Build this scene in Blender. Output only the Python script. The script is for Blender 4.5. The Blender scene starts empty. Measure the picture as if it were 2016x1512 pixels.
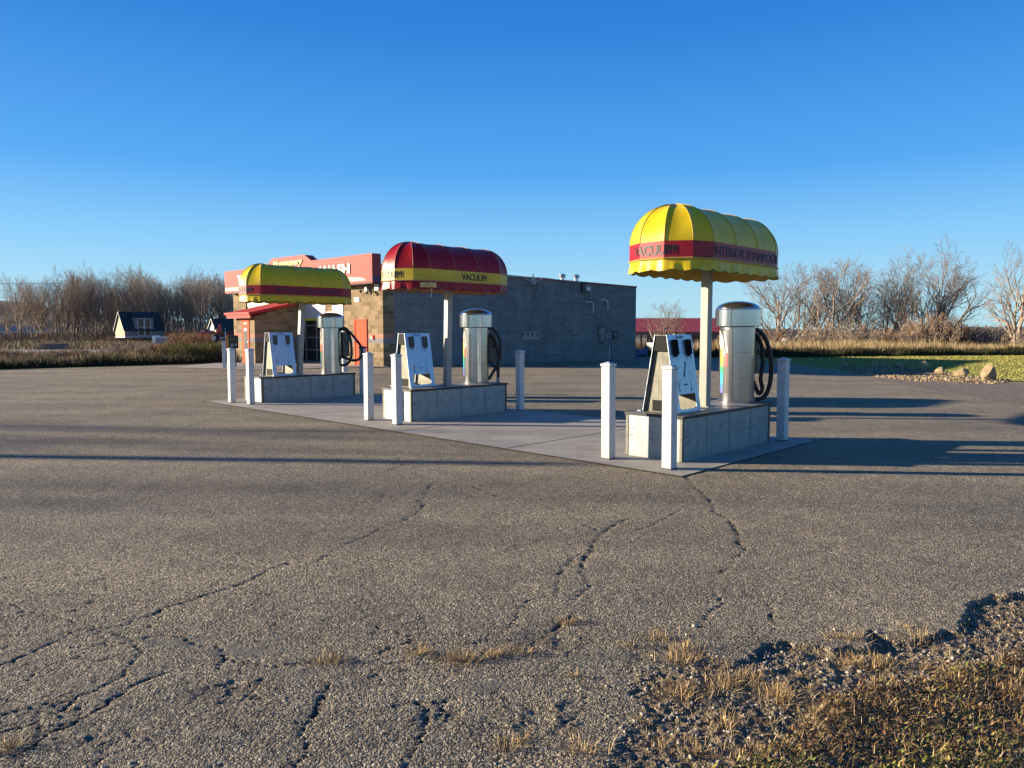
import bpy, math, random
import numpy as np
from mathutils import Vector, Matrix
random.seed(7)
S = bpy.context.scene
COL = S.collection
R = math.radians

# ------------------------------------------------------------------ camera
cam_d = bpy.data.cameras.new("camera")
cam_d.sensor_width = 36.0
cam_d.lens = 36.0 * 1456 / 2016
cam_d.clip_end = 3000
cam_d.clip_start = 0.05
cam = bpy.data.objects.new("camera", cam_d)
cam.location = (0, 0, 1.6)
cam.rotation_euler = (R(90 - 4.203), 0, 0)
COL.objects.link(cam)
S.camera = cam

# ------------------------------------------------------------------ sky and sun
SUN_EL = 12.0
SUN_DIR = Vector((-0.997, 0.075, 0)).normalized()      # horizontal direction towards the sun
W = bpy.data.worlds.new("World"); S.world = W; W.use_nodes = True
wn = W.node_tree.nodes; wl = W.node_tree.links
bg = wn['Background']
sky = wn.new('ShaderNodeTexSky'); sky.sky_type = 'NISHITA'; sky.sun_disc = False
sky.sun_elevation = R(SUN_EL)
sky.sun_rotation = math.atan2(SUN_DIR.x, SUN_DIR.y)
sky.altitude = 300; sky.air_density = 1.0; sky.dust_density = 0.35; sky.ozone_density = 2.5
# the physical sky, pulled towards the clear cold blue of this afternoon by height above the horizon
tc = wn.new('ShaderNodeTexCoord'); sx = wn.new('ShaderNodeSeparateXYZ'); wl.new(tc.outputs['Generated'], sx.inputs[0])
cr = wn.new('ShaderNodeValToRGB'); e_ = cr.color_ramp.elements
SKYSTOPS = [(0.0, (2.1, 3.75, 4.4)), (.04, (2.1, 3.7, 4.7)), (.11, (1.25, 3.05, 4.9)), (.20, (.40, 1.98, 4.65)), (.36, (.09, 1.12, 3.7)), (.60, (.02, .60, 2.5)), (1.0, (.02, .32, 1.4))]
while len(e_) < len(SKYSTOPS): e_.new(.5)
for i, (p_, c_) in enumerate(SKYSTOPS): e_[i].position = p_; e_[i].color = (*[x / 5 for x in c_], 1)
wl.new(sx.outputs[2], cr.inputs[0])
vm = wn.new('ShaderNodeVectorMath'); vm.operation = 'SCALE'; vm.inputs['Scale'].default_value = 5.0; wl.new(cr.outputs[0], vm.inputs[0])
mx = wn.new('ShaderNodeMix'); mx.data_type = 'RGBA'; mx.inputs[0].default_value = .9
wl.new(sky.outputs[0], mx.inputs[6]); wl.new(vm.outputs[0], mx.inputs[7]); wl.new(mx.outputs[2], bg.inputs['Color'])
bg.inputs['Strength'].default_value = 0.085
sd = bpy.data.lights.new("sun", 'SUN'); sd.energy = 5.0; sd.angle = R(0.5); sd.color = (1.0, 0.84, 0.62)
so = bpy.data.objects.new("sun", sd); COL.objects.link(so)
to_sun = (SUN_DIR * math.cos(R(SUN_EL)) + Vector((0, 0, math.sin(R(SUN_EL))))).normalized()
so.rotation_euler = to_sun.to_track_quat('Z', 'Y').to_euler()
so.location = (-30, -5, 20)
S.view_settings.view_transform = 'Standard'
S.view_settings.look = 'None'
S.view_settings.exposure = 1.22
S.view_settings.gamma = 1.0

# ------------------------------------------------------------------ helpers
TH = R(44.206)
U = Vector((math.sin(TH), math.cos(TH), 0)); V = Vector((-math.cos(TH), math.sin(TH), 0))
PHI = math.pi / 2 - TH
def site(u, v, z=0.0): return U * u + V * v + Vector((0, 0, z))

class MB:
    def __init__(s): s.v = []; s.f = []
    def add(s, vs, fs):
        b = len(s.v); s.v += [tuple(p) for p in vs]; s.f += [tuple(b + i for i in f) for f in fs]; return s
    def box(s, x0, x1, y0, y1, z0, z1):
        return s.add([(x0,y0,z0),(x1,y0,z0),(x1,y1,z0),(x0,y1,z0),(x0,y0,z1),(x1,y0,z1),(x1,y1,z1),(x0,y1,z1)],
                     [(0,3,2,1),(4,5,6,7),(0,1,5,4),(1,2,6,5),(2,3,7,6),(3,0,4,7)])
    def prism(s, poly, z0, z1, f=None):
        # poly is ccw 2d; f maps (a,b,h) to a point
        f = f or (lambda a, b, h: (a, b, h)); n = len(poly)
        vs = [f(a, b, z0) for a, b in poly] + [f(a, b, z1) for a, b in poly]
        fs = [tuple(range(n - 1, -1, -1)), tuple(range(n, 2 * n))] + [(i, (i+1) % n, n + (i+1) % n, n + i) for i in range(n)]
        return s.add(vs, fs)
    def lathe(s, prof, n=32, c=(0, 0), cap=True):
        vs = []; fs = []
        for r, z in prof:
            for i in range(n):
                a = 2 * math.pi * i / n; vs.append((c[0] + r * math.cos(a), c[1] + r * math.sin(a), z))
        for j in range(len(prof) - 1):
            for i in range(n):
                k = (i + 1) % n; fs.append((j*n+i, j*n+k, (j+1)*n+k, (j+1)*n+i))
        if cap:
            fs.append(tuple(range(n-1, -1, -1))); fs.append(tuple((len(prof)-1)*n + i for i in range(n)))
        return s.add(vs, fs)
    def tube(s, path, r, n=8, smooth=0):
        P = [Vector(p) for p in path]
        if smooth:
            Q = []
            for i in range(len(P) - 1):
                a, b, c, d = P[max(i-1,0)], P[i], P[i+1], P[min(i+2, len(P)-1)]
                for k in range(smooth):
                    t = k / smooth
                    Q.append(0.5*((2*b)+(c-a)*t+(2*a-5*b+4*c-d)*t*t+(3*b-a-3*c+d)*t**3))
            Q.append(P[-1]); P = Q
        rs = r if isinstance(r, (list, tuple)) else [r] * len(P)
        vs = []; fs = []; up = None
        for i, p in enumerate(P):
            t = (P[min(i+1, len(P)-1)] - P[max(i-1, 0)]).normalized()
            if up is None:
                up = Vector((0, 0, 1)) if abs(t.z) < .9 else Vector((1, 0, 0))
            a = t.cross(up).normalized(); up = a.cross(t).normalized()
            for k in range(n):
                w = 2 * math.pi * k / n
                vs.append(p + (a * math.cos(w) + up * math.sin(w)) * rs[i])
        for i in range(len(P) - 1):
            for k in range(n):
                m = (k+1) % n; fs.append((i*n+k, i*n+m, (i+1)*n+m, (i+1)*n+k))
        fs.append(tuple(range(n-1, -1, -1))); fs.append(tuple((len(P)-1)*n + i for i in range(n)))
        return s.add(vs, fs)

def tag(o, label=None, cat=None, group=None, kind=None):
    if label: o['label'] = label
    if cat: o['category'] = cat
    if group: o['group'] = group
    if kind: o['kind'] = kind
    return o
def obj(name, mb, mat, parent=None, smooth=False, bevel=0, loc=None, rot=None, flat_angle=None):
    me = bpy.data.meshes.new(name); me.from_pydata(mb.v, [], mb.f); me.validate(); me.update()
    o = bpy.data.objects.new(name, me); COL.objects.link(o)
    if mat: me.materials.append(mat)
    if smooth:
        for p in me.polygons: p.use_smooth = True
        if flat_angle:
            import bmesh
            bm = bmesh.new(); bm.from_mesh(me)
            for e in bm.edges:
                if len(e.link_faces) == 2 and e.calc_face_angle(0) > R(flat_angle): e.smooth = False
            bm.to_mesh(me); bm.free()
    if bevel:
        m = o.modifiers.new('bevel', 'BEVEL'); m.width = bevel; m.segments = 2; m.limit_method = 'ANGLE'
    if parent: o.parent = parent
    if loc is not None: o.location = loc
    if rot is not None: o.rotation_euler = (0, 0, rot)
    return o
def thing(name, label, cat, loc, rot=0.0, group=None):
    o = bpy.data.objects.new(name, None); COL.objects.link(o); o.empty_display_size = .2
    o.location = loc; o.rotation_euler = (0, 0, rot)
    return tag(o, label, cat, group)
def copy_tree(o, parent=None):
    c = o.copy(); COL.objects.link(c)
    if parent: c.parent = parent
    for ch in [x for x in o.children]: copy_tree(ch, c)
    return c
def np_mesh(name, verts, faces, mat, parent=None, attr=None, smooth=False):
    me = bpy.data.meshes.new(name)
    nv, nf = len(verts), len(faces); k = faces.shape[1]
    me.vertices.add(nv); me.vertices.foreach_set('co', np.ascontiguousarray(verts, dtype=np.float32).ravel())
    me.loops.add(nf * k); me.loops.foreach_set('vertex_index', np.ascontiguousarray(faces, dtype=np.int32).ravel())
    me.polygons.add(nf); me.polygons.foreach_set('loop_start', np.arange(0, nf * k, k, dtype=np.int32))
    if smooth: me.polygons.foreach_set('use_smooth', np.ones(nf, dtype=bool))
    me.update(calc_edges=True)
    for an, av in (attr or {}).items():
        if av.ndim == 1:
            a = me.attributes.new(an, 'FLOAT', 'POINT'); a.data.foreach_set('value', av.astype(np.float32))
        else:
            a = me.attributes.new(an, 'FLOAT_COLOR', 'POINT')
            a.data.foreach_set('color', np.hstack([av, np.ones((len(av), 1))]).astype(np.float32).ravel())
    if mat: me.materials.append(mat)
    o = bpy.data.objects.new(name, me); COL.objects.link(o)
    if parent: o.parent = parent
    return o

# ------------------------------------------------------------------ materials
class NT:
    def __init__(s, name):
        s.m = bpy.data.materials.new(name); s.m.use_nodes = True
        s.n = s.m.node_tree.nodes; s.l = s.m.node_tree.links; s.p = s.n['Principled BSDF']
        s.out = s.n['Material Output']
    def new(s, t, **kw):
        n = s.n.new(t)
        for k, v in kw.items():
            if k in n.inputs: n.inputs[k].default_value = v
            else: setattr(n, k, v)
        return n
    def link(s, a, b): s.l.new(a, b)
    def coord(s, scale=(1, 1, 1), out='Object'):
        c = s.new('ShaderNodeTexCoord'); m = s.new('ShaderNodeMapping'); m.inputs['Scale'].default_value = scale
        s.link(c.outputs[out], m.inputs['Vector']); return m.outputs[0]
    def noise(s, vec, scale, detail=4, rough=.6):
        n = s.new('ShaderNodeTexNoise', Scale=scale, Detail=detail, Roughness=rough); s.link(vec, n.inputs['Vector']); return n.outputs['Fac']
    def ramp(s, fac, stops, interp='LINEAR'):
        r = s.new('ShaderNodeValToRGB'); r.color_ramp.interpolation = interp; e = r.color_ramp.elements
        while len(e) < len(stops): e.new(0.5)
        for i, (p, c) in enumerate(stops):
            e[i].position = p; e[i].color = (*c, 1) if len(c) == 3 else c
        s.link(fac, r.inputs[0]); return r.outputs[0]
    def mix(s, fac, a, b, mode='MIX'):
        m = s.new('ShaderNodeMix', data_type='RGBA', blend_type=mode)
        for i, x in ((0, fac), (6, a), (7, b)):
            if isinstance(x, (int, float)): m.inputs[i].default_value = x
            elif isinstance(x, tuple): m.inputs[i].default_value = (*x, 1) if len(x) == 3 else x
            else: s.link(x, m.inputs[i])
        return m.outputs[2]
    def math(s, op, a, b=None, clamp=False):
        m = s.new('ShaderNodeMath', operation=op); m.use_clamp = clamp
        for i, x in ((0, a), (1, b)):
            if x is None: continue
            if isinstance(x, (int, float)): m.inputs[i].default_value = x
            else: s.link(x, m.inputs[i])
        return m.outputs[0]
    def bump(s, h, strength=.3, dist=.01, normal=None):
        b = s.new('ShaderNodeBump', Strength=strength, Distance=dist); s.link(h, b.inputs['Height'])
        if normal: s.link(normal, b.inputs['Normal'])
        s.link(b.outputs[0], s.p.inputs['Normal']); return b.outputs[0]
    def base(s, c):
        if isinstance(c, tuple): s.p.inputs['Base Color'].default_value = (*c, 1)
        else: s.link(c, s.p.inputs['Base Color'])
    def set(s, **k):
        for a, b in k.items(): s.p.inputs[a.replace('_', ' ')].default_value = b

def simple(name, c, rough=.6, metal=0., var=.12, scale=6., bump=0., bscale=40., spec=.5):
    t = NT(name); v = t.coord()
    n = t.noise(v, scale, 5)
    d = tuple(x * (1 - var) for x in c); b = tuple(min(1, x * (1 + var)) for x in c)
    t.base(t.ramp(n, [(.3, d), (.7, b)])); t.set(Roughness=rough, Metallic=metal); t.p.inputs['Specular IOR Level'].default_value = spec
    if bump: t.bump(t.noise(v, bscale, 3), bump, .01)
    return t.m

def mat_white_vinyl():
    t = NT('white_vinyl'); v = t.coord((1, 1, .35))
    n = t.noise(v, 9, 6, .7); z = t.new('ShaderNodeSeparateXYZ'); c = t.new('ShaderNodeTexCoord'); t.link(c.outputs['Object'], z.inputs[0])
    low = t.math('MULTIPLY', t.math('SUBTRACT', .22, z.outputs[2], True), 3.0, True)
    col = t.ramp(n, [(.3, (.50, .50, .49)), (.62, (.60, .60, .59))])
    t.base(t.mix(t.math('MULTIPLY', low, n), col, (.42, .38, .31))); t.set(Roughness=.42)
    return t.m
def mat_steel(name, base=(.50, .51, .52), rough=.17, aniso_scale=(60, 60, .6), var=.14, bs=.12, dirt=0.0):
    t = NT(name); v = t.coord(aniso_scale); n = t.noise(v, 3, 4, .7)
    g = t.noise(t.coord(), 5, 5, .7)
    a = tuple(x * (1 - var) for x in base); b = tuple(min(1, x * (1 + var * .6)) for x in base)
    col = t.ramp(n, [(.3, a), (.7, b)])
    if dirt: col = t.mix(t.ramp(g, [(.5, (0, 0, 0)), (.75, (dirt,) * 3)]), col, (.22, .20, .17))
    t.base(col)
    t.set(Metallic=.95)
    r = t.new('ShaderNodeMapRange', **{'To Min': rough * .8, 'To Max': rough * 1.5}); t.link(g, r.inputs[0]); t.link(r.outputs[0], t.p.inputs['Roughness'])
    w = t.noise(t.coord((11, 11, .04)), 1.4, 3, .55)
    b1 = t.bump(w, .30, .02); t.bump(n, bs, .002, b1)
    return t.m
def mat_galv():
    # weathered aluminium skirt panels with scuffs and dents
    t = NT('scuffed_aluminium'); v = t.coord((1, 1, .25)); n = t.noise(v, 14, 6, .7); g = t.noise(t.coord((1, 1, 1)), 2.2, 4)
    col = t.ramp(n, [(.3, (.27, .30, .305)), (.7, (.39, .42, .42))])
    sc = t.noise(t.coord((3.2, 3.2, 16)), 2.4, 8, .75)
    zs = t.new('ShaderNodeSeparateXYZ'); c = t.new('ShaderNodeTexCoord'); t.link(c.outputs['Object'], zs.inputs[0])
    band = t.ramp(zs.outputs[2], [(.16, (0, 0, 0)), (.24, (1, 1, 1)), (.36, (1, 1, 1)), (.44, (0, 0, 0))])
    m = t.mix(1.0, t.ramp(sc, [(.555, (0, 0, 0)), (.60, (.9, .9, .9))]), band, 'MULTIPLY')
    col = t.mix(m, col, (.09, .085, .08))
    low = t.ramp(zs.outputs[2], [(.0, (.55, .55, .55)), (.10, (0, 0, 0))])
    col = t.mix(t.mix(1.0, low, n, 'MULTIPLY'), col, (.25, .22, .18))
    t.base(col); t.set(Metallic=.72)
    r = t.new('ShaderNodeMapRange', **{'To Min': .5, 'To Max': .7}); t.link(g, r.inputs[0]); t.link(r.outputs[0], t.p.inputs['Roughness'])
    t.bump(t.noise(t.coord((1, 1, .8)), 4.5, 3), .25, .01)
    return t.m
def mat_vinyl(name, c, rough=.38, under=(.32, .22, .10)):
    t = NT(name); v = t.coord(); n = t.noise(v, 3.5, 5, .65); f = t.noise(v, 220, 2)
    col = t.ramp(n, [(.3, tuple(x * .82 for x in c)), (.7, tuple(min(1, x * 1.06) for x in c))])
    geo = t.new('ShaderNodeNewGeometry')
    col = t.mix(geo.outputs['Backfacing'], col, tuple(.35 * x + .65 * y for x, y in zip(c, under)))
    t.base(col); t.set(Roughness=rough)
    t.p.inputs['Specular IOR Level'].default_value = .3
    t.bump(t.mix(.8, f, n), .08, .01)
    return t.m
def mat_blocks(name, cols, mortar, split=True, stripes=False, wet=False):
    t = NT(name); c = t.new('ShaderNodeTexCoord'); sx = t.new('ShaderNodeSeparateXYZ'); t.link(c.outputs['Object'], sx.inputs[0])
    h = t.math('ADD', sx.outputs[0], sx.outputs[1]); cb = t.new('ShaderNodeCombineXYZ'); t.link(h, cb.inputs[0]); t.link(sx.outputs[2], cb.inputs[1])
    br = t.new('ShaderNodeTexBrick', **{'Scale': 1.0, 'Mortar Size': .009 if split else .006, 'Brick Width': .41, 'Row Height': .203, 'Bias': 0.0, 'Mortar Smooth': .25})
    br.inputs['Color1'].default_value = (0, 0, 0, 1); br.inputs['Color2'].default_value = (1, 1, 1, 1); br.inputs['Mortar'].default_value = (.5, .5, .5, 1)
    t.link(cb.outputs[0], br.inputs['Vector'])
    v = t.coord((1, 1, .55) if split else (1, 1, .5)); n = t.noise(v, 9 if split else 5, 8, .72); f = t.noise(t.coord(), 45, 5, .7)
    tone = t.mix(.45 if split else .32, n, br.outputs['Color'])
    tone = t.mix(.3, tone, f)
    col = t.ramp(tone, [(.25, cols[0]), (.5, cols[1]), (.75, cols[2])])
    if stripes:
        z = sx.outputs[2]
        def band(a, b):
            return t.math('MULTIPLY', t.math('GREATER_THAN', z, a), t.math('LESS_THAN', z, b))
        col = t.mix(t.math('MULTIPLY', band(1.218, 1.42), .8), col, t.ramp(n, [(.3, (.40, .13, .10)), (.7, (.62, .26, .21))]))
        col = t.mix(t.math('MULTIPLY', band(1.015, 1.218), .85), col, t.ramp(n, [(.3, (.11, .12, .16)), (.7, (.24, .26, .28))]))
    # course soil near the ground, and pale efflorescence streaks
    col = t.mix(br.outputs['Fac'], col, mortar)
    if wet:
        st = t.noise(t.coord((1.2, 1.2, .16)), 2.2, 6, .7)
        col = t.mix(t.ramp(st, [(.42, (0, 0, 0)), (.75, (.45,) * 3)]), col, tuple(x * .55 for x in cols[0]))
        st2 = t.noise(t.coord((.7, .7, .9)), 1.3, 6, .75)
        col = t.mix(t.ramp(st2, [(.5, (0, 0, 0)), (.8, (.4,) * 3)]), col, cols[2])
        hl = t.noise(t.coord((.35, .35, 5.0)), 1.6, 5, .7)
        col = t.mix(t.ramp(hl, [(.54, (0, 0, 0)), (.72, (.35,) * 3)]), col, cols[2])
    t.base(col); t.set(Roughness=.92)
    hgt = t.math('SUBTRACT', t.math('MULTIPLY', n, .8 if split else .15), br.outputs['Fac'])
    hgt = t.math('ADD', hgt, t.math('MULTIPLY', f, .35))
    t.bump(hgt, .9 if split else .45, .03 if split else .008)
    return t.m
def mat_attr(name, rough=.75, spec=.3, trans=0.0):
    t = NT(name); a = t.new('ShaderNodeAttribute', attribute_name='col'); t.base(a.outputs['Color']); t.set(Roughness=rough)
    t.p.inputs['Specular IOR Level'].default_value = spec
    return t.m
def mat_asphalt():
    t = NT('weathered_asphalt'); v = t.coord()
    vo = t.new('ShaderNodeTexVoronoi', Scale=135.0); t.link(v, vo.inputs['Vector'])
    vo2 = t.new('ShaderNodeTexVoronoi', Scale=66.0); t.link(v, vo2.inputs['Vector'])
    s1 = t.new('ShaderNodeSeparateColor'); t.link(vo.outputs['Color'], s1.inputs[0])
    s2 = t.new('ShaderNodeSeparateColor'); t.link(vo2.outputs['Color'], s2.inputs[0])
    stone = t.ramp(s1.outputs[0], [(0, (.045, .042, .039)), (.35, (.115, .103, .09)), (.75, (.28, .25, .21)), (.93, (.58, .53, .46))])
    st2 = t.ramp(s2.outputs[1], [(0, (.05, .046, .042)), (.5, (.16, .143, .125)), (.90, (.32, .285, .245)), (.97, (.68, .62, .53))])
    col = t.mix(.35, stone, st2)
    big = t.noise(v, .55, 5, .6); mid = t.noise(v, 3.1, 5, .65)
    col = t.mix(1.0, col, t.ramp(big, [(.3, (.72, .73, .76)), (.7, (1.12, 1.08, 1.04))]), 'MULTIPLY')
    col = t.mix(1.0, col, t.ramp(mid, [(.3, (.84, .84, .85)), (.7, (1.08, 1.07, 1.05))]), 'MULTIPLY')
    # polished tyre paths, running along the lot
    pt = t.noise(v, 1.15, 7, .72)
    col = t.mix(t.ramp(pt, [(.56, (0, 0, 0)), (.66, (.38,) * 3)]), col, (.085, .08, .076))
    tp = t.noise(t.coord((.10, .75, 1)), 1.0, 3, .5)
    col = t.mix(1.0, col, t.ramp(tp, [(.35, (.80, .80, .82)), (.6, (1.05, 1.05, 1.05))]), 'MULTIPLY')
    a = t.new('ShaderNodeAttribute', attribute_name='crack'); b = t.new('ShaderNodeAttribute', attribute_name='smear'); d = t.new('ShaderNodeAttribute', attribute_name='soil')
    col = t.mix(b.outputs['Fac'], col, t.ramp(mid, [(.3, (.10, .095, .088)), (.7, (.155, .145, .13))]))
    col = t.mix(d.outputs['Fac'], col, t.ramp(t.noise(v, 26, 6, .75), [(.3, (.07, .055, .040)), (.55, (.19, .15, .105)), (.75, (.36, .29, .20))]))
    col = t.mix(a.outputs['Fac'], col, (.022, .020, .019))
    col = t.mix(1.0, col, (1.36, 1.29, 1.04), 'MULTIPLY')
    t.base(col); t.set(Roughness=.88); t.p.inputs['Specular IOR Level'].default_value = .35
    inv = t.math('SUBTRACT', 1.0, t.math('MULTIPLY', vo.outputs['Distance'], 1.6))
    inv2 = t.math('SUBTRACT', 1.0, t.math('MULTIPLY', vo2.outputs['Distance'], 1.3))
    h = t.math('ADD', t.math('MULTIPLY', inv, s1.outputs[1]), t.math('MULTIPLY', t.math('MULTIPLY', inv2, s2.outputs[2]), 1.2))
    sm = t.math('SUBTRACT', 1.0, t.math('MULTIPLY', b.outputs['Fac'], .75))
    t.bump(t.math('MULTIPLY', h, sm), 1.0, .010)
    return t.m
def mat_concrete():
    t = NT('old_concrete'); v = t.coord(); n = t.noise(v, 1.6, 7, .7); f = t.noise(v, 60, 4, .7); m = t.noise(t.coord((.5, 2.5, 1)), 1.2, 5)
    col = t.ramp(n, [(.3, (.29, .26, .21)), (.7, (.44, .40, .325))])
    col = t.mix(t.ramp(m, [(.5, (0, 0, 0)), (.8, (.5,) * 3)]), col, (.15, .14, .13))
    col = t.mix(1.0, col, t.ramp(f, [(.3, (.86,) * 3), (.7, (1.1,) * 3)]), 'MULTIPLY')
    t.base(col); t.set(Roughness=.85); t.bump(f, .3, .004); return t.m
def mat_lawn():
    t = NT('mown_grass'); v = t.coord(); n = t.noise(v, .35, 6, .7); f = t.noise(v, 14, 5, .75)
    col = t.ramp(t.mix(.5, n, f), [(.3, (.16, .17, .03)), (.5, (.28, .27, .055)), (.72, (.38, .34, .09))])
    t.base(col); t.set(Roughness=.9); t.bump(f, 1.0, .05); return t.m
def mat_field():
    t = NT('dry_field'); v = t.coord(); n = t.noise(v, .06, 6, .7); f = t.noise(v, 3.0, 6, .75)
    col = t.ramp(t.mix(.5, n, f), [(.3, (.10, .085, .035)), (.5, (.20, .155, .07)), (.72, (.32, .25, .13))])
    t.base(col); t.set(Roughness=.95); t.bump(f, 1.0, .1); return t.m

M = dict(
    vinyl_white=mat_white_vinyl(), steel=mat_steel('brushed_steel', dirt=.25), steel_cap=mat_steel('brushed_steel_cap', rough=.13, bs=.06),
    panel=mat_steel('bright_sheet_steel', (.40, .47, .55), .32, (1, 1, 1), .06, .05, .35), dull=mat_steel('dull_sheet_steel', (.20, .195, .165), .6, (2, 2, 1), .15, .1, .3),
    galv=mat_galv(), trim=simple('black_edge_trim', (.018, .018, .02), .45), rubber=simple('black_rubber', (.008, .008, .009), .7, spec=.2),
    hose=simple('ribbed_hose', (.010, .010, .011), .42, bump=.4, bscale=90),
    topsheet=simple('stained_counter_top', (.26, .23, .19), .55, .3, .3, 5),
    yellow=mat_vinyl('yellow_vinyl', (.68, .48, .010)), red=mat_vinyl('red_vinyl', (.27, .004, .010), under=(.45, .30, .17)),
    band_red=mat_vinyl('red_band_vinyl', (.34, .010, .022)), band_yellow=mat_vinyl('yellow_band_vinyl', (.60, .44, .04)),
    ink=simple('black_lettering', (.018, .016, .02), .5), ink_blue=simple('blue_lettering', (.02, .06, .22), .5),
    ink_faded=simple('faded_purple_lettering', (.045, .012, .045), .5, var=.3, scale=12), pole=simple('cream_painted_steel', (.33, .325, .29), .45, .1, .1, 3),
    asphalt=mat_asphalt(), concrete=mat_concrete(), lawn=mat_lawn(), field=mat_field(),
    split=mat_blocks('split_face_block', [(.11, .070, .036), (.24, .165, .085), (.38, .28, .16)], (.42, .33, .22), True, True),
    gray=mat_blocks('painted_grey_block', [(.12, .125, .122), (.175, .18, .173), (.25, .252, .24)], (.30, .30, .285), False, False, True),
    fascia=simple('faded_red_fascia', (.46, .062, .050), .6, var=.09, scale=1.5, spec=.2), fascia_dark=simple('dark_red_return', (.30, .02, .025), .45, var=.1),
    navy=simple('navy_stripe', (.035, .04, .085), .5), stripe=simple('faded_grey_stripe', (.36, .31, .27), .6), soffit=simple('brown_soffit', (.05, .03, .022), .7),
    cream=simple('cream_letter_plastic', (.74, .72, .58), .45, var=.05), letter_yellow=simple('yellow_letter_plastic', (.80, .62, .05), .4, var=.05),
    door=simple('orange_red_door_paint', (.62, .070, .020), .6, var=.05, spec=.12), awning=simple('red_metal_roofing', (.42, .022, .022), .5, .0, .1, 4, spec=.2),
    white=simple('white_painted_panel', (.60, .59, .54), .5, var=.06, scale=3), bar=simple('yellow_clearance_bar', (.75, .65, .06), .5),
    frame=simple('aluminium_frame', (.42, .43, .44), .35, .6), glass=simple('dark_glazing', (.02, .024, .028), .12, 0, .3, 2),
    greyglass=simple('grey_door_glass', (.16, .19, .18), .12, 0, .2, 2), black=simple('black_plastic', (.015, .016, .02), .35), grey=simple('grey_plastic', (.30, .30, .29), .5),
    lamp=simple('lamp_housing', (.10, .10, .09), .5), conduit=simple('white_pvc_pipe', (.62, .62, .58), .5), redcap=simple('oxblood_cap', (.20, .03, .035), .5),
    green=simple('dark_green_panel', (.025, .06, .05), .4), roofdark=simple('dark_slate_shingle', (.022, .032, .038), .8, bump=.3, bscale=12), siding=simple('tan_siding', (.40, .33, .20), .7),
    shedgrey=simple('grey_siding', (.22, .20, .19), .75), windowwhite=simple('white_window_trim', (.75, .74, .72), .5), barnred=simple('red_barn_roof', (.40, .065, .06), .5, var=.15, scale=1.2),
    tractor=simple('red_tractor_paint', (.62, .05, .05), .4), tyre=simple('tyre_rubber', (.02, .02, .02), .8), gel=simple('white_hull', (.75, .73, .68), .3), blue=simple('blue_painted_steel', (.03, .09, .20), .5),
    rock=simple('sandstone', (.30, .22, .115), .9, var=.35, scale=5, bump=.8, bscale=14), wood=simple('grey_bark', (.19, .15, .118), .9, var=.35, scale=3),
    barkl=simple('brown_bark', (.29, .225, .165), .9, var=.3, scale=3), joint=simple('joint_filler', (.06, .055, .05), .9), torn=simple('torn_foam', (.60, .45, .16), .9, var=.4, scale=30, bump=.8, bscale=60),
    hill=simple('distant_woods', (.085, .062, .050), 1., var=.4, scale=.12, bump=1., bscale=.6), gravelbed=simple('gravel_bed', (.24, .17, .10), .95, var=.45, scale=6, bump=1., bscale=30),
    dirt=simple('bare_dirt', (.20, .15, .10), .95, var=.5, scale=5, bump=1., bscale=20), road=simple('gravel_road', (.20, .17, .16), .95, var=.2, scale=.8), leafy=mat_attr('leaf_colours', .6, .35), blade=mat_attr('grass_blades', .8, .2),
)

# ------------------------------------------------------------------ text
def text_mesh(s, w=None, h=None, shear=0.0, bold=.0, depth=0.0):
    """flat letters as (verts, faces) in x right, y up, lower left at 0,0"""
    cu = bpy.data.curves.new('t', 'FONT'); cu.body = s; cu.size = 1; cu.shear = shear; cu.resolution_u = 3; cu.extrude = depth
    o = bpy.data.objects.new('t', cu); COL.objects.link(o)
    dg = bpy.context.evaluated_depsgraph_get(); me = bpy.data.meshes.new_from_object(o.evaluated_get(dg))
    vs = [tuple(v.co) for v in me.vertices]; fs = [tuple(p.vertices) for p in me.polygons]
    bpy.data.objects.remove(o); bpy.data.curves.remove(cu); bpy.data.meshes.remove(me)
    x0 = min(v[0] for v in vs); x1 = max(v[0] for v in vs); y0 = min(v[1] for v in vs); y1 = max(v[1] for v in vs)
    if bold:                 # thicker strokes: three sheets, each a hair proud of the last
        n0 = len(vs); v0 = list(vs); f0 = list(fs); b = bold
        for k, (dx, dy) in enumerate(((-b, 0), (b, 0), (0, b), (0, -b))):
            vs += [(p[0]+dx, p[1]+dy, p[2]+.0016*(k+1)) for p in v0]; fs += [tuple(i+n0*(k+1) for i in f) for f in f0]
        x0 -= b; x1 += b; y0 -= b; y1 += b
    kx = (w / (x1 - x0)) if w else (h / (y1 - y0)); ky = (h / (y1 - y0)) if h else kx
    return [((v[0]-x0)*kx, (v[1]-y0)*ky, v[2]) for v in vs], fs
def text_on(name, s, mat, parent, f, w=None, h=None, cut=0, **k):
    vs, fs = text_mesh(s, w, h, **k)
    if cut:                  # slice the letters so they can follow the facets they lie on
        import bmesh
        bm = bmesh.new(); bv = [bm.verts.new(p) for p in vs]
        for q in fs:
            try: bm.faces.new([bv[i] for i in q])
            except ValueError: pass
        for i in range(1, cut):
            bmesh.ops.bisect_plane(bm, geom=bm.verts[:]+bm.edges[:]+bm.faces[:], plane_co=(w*i/cut, 0, 0), plane_no=(1, 0, 0))
        bm.verts.ensure_lookup_table(); bm.verts.index_update(); vs = [tuple(v.co) for v in bm.verts]; fs = [tuple(v.index for v in q.verts) for q in bm.faces]; bm.free()
    mb = MB().add([f(*p) for p in vs], fs); return obj(name, mb, mat, parent)

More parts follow.
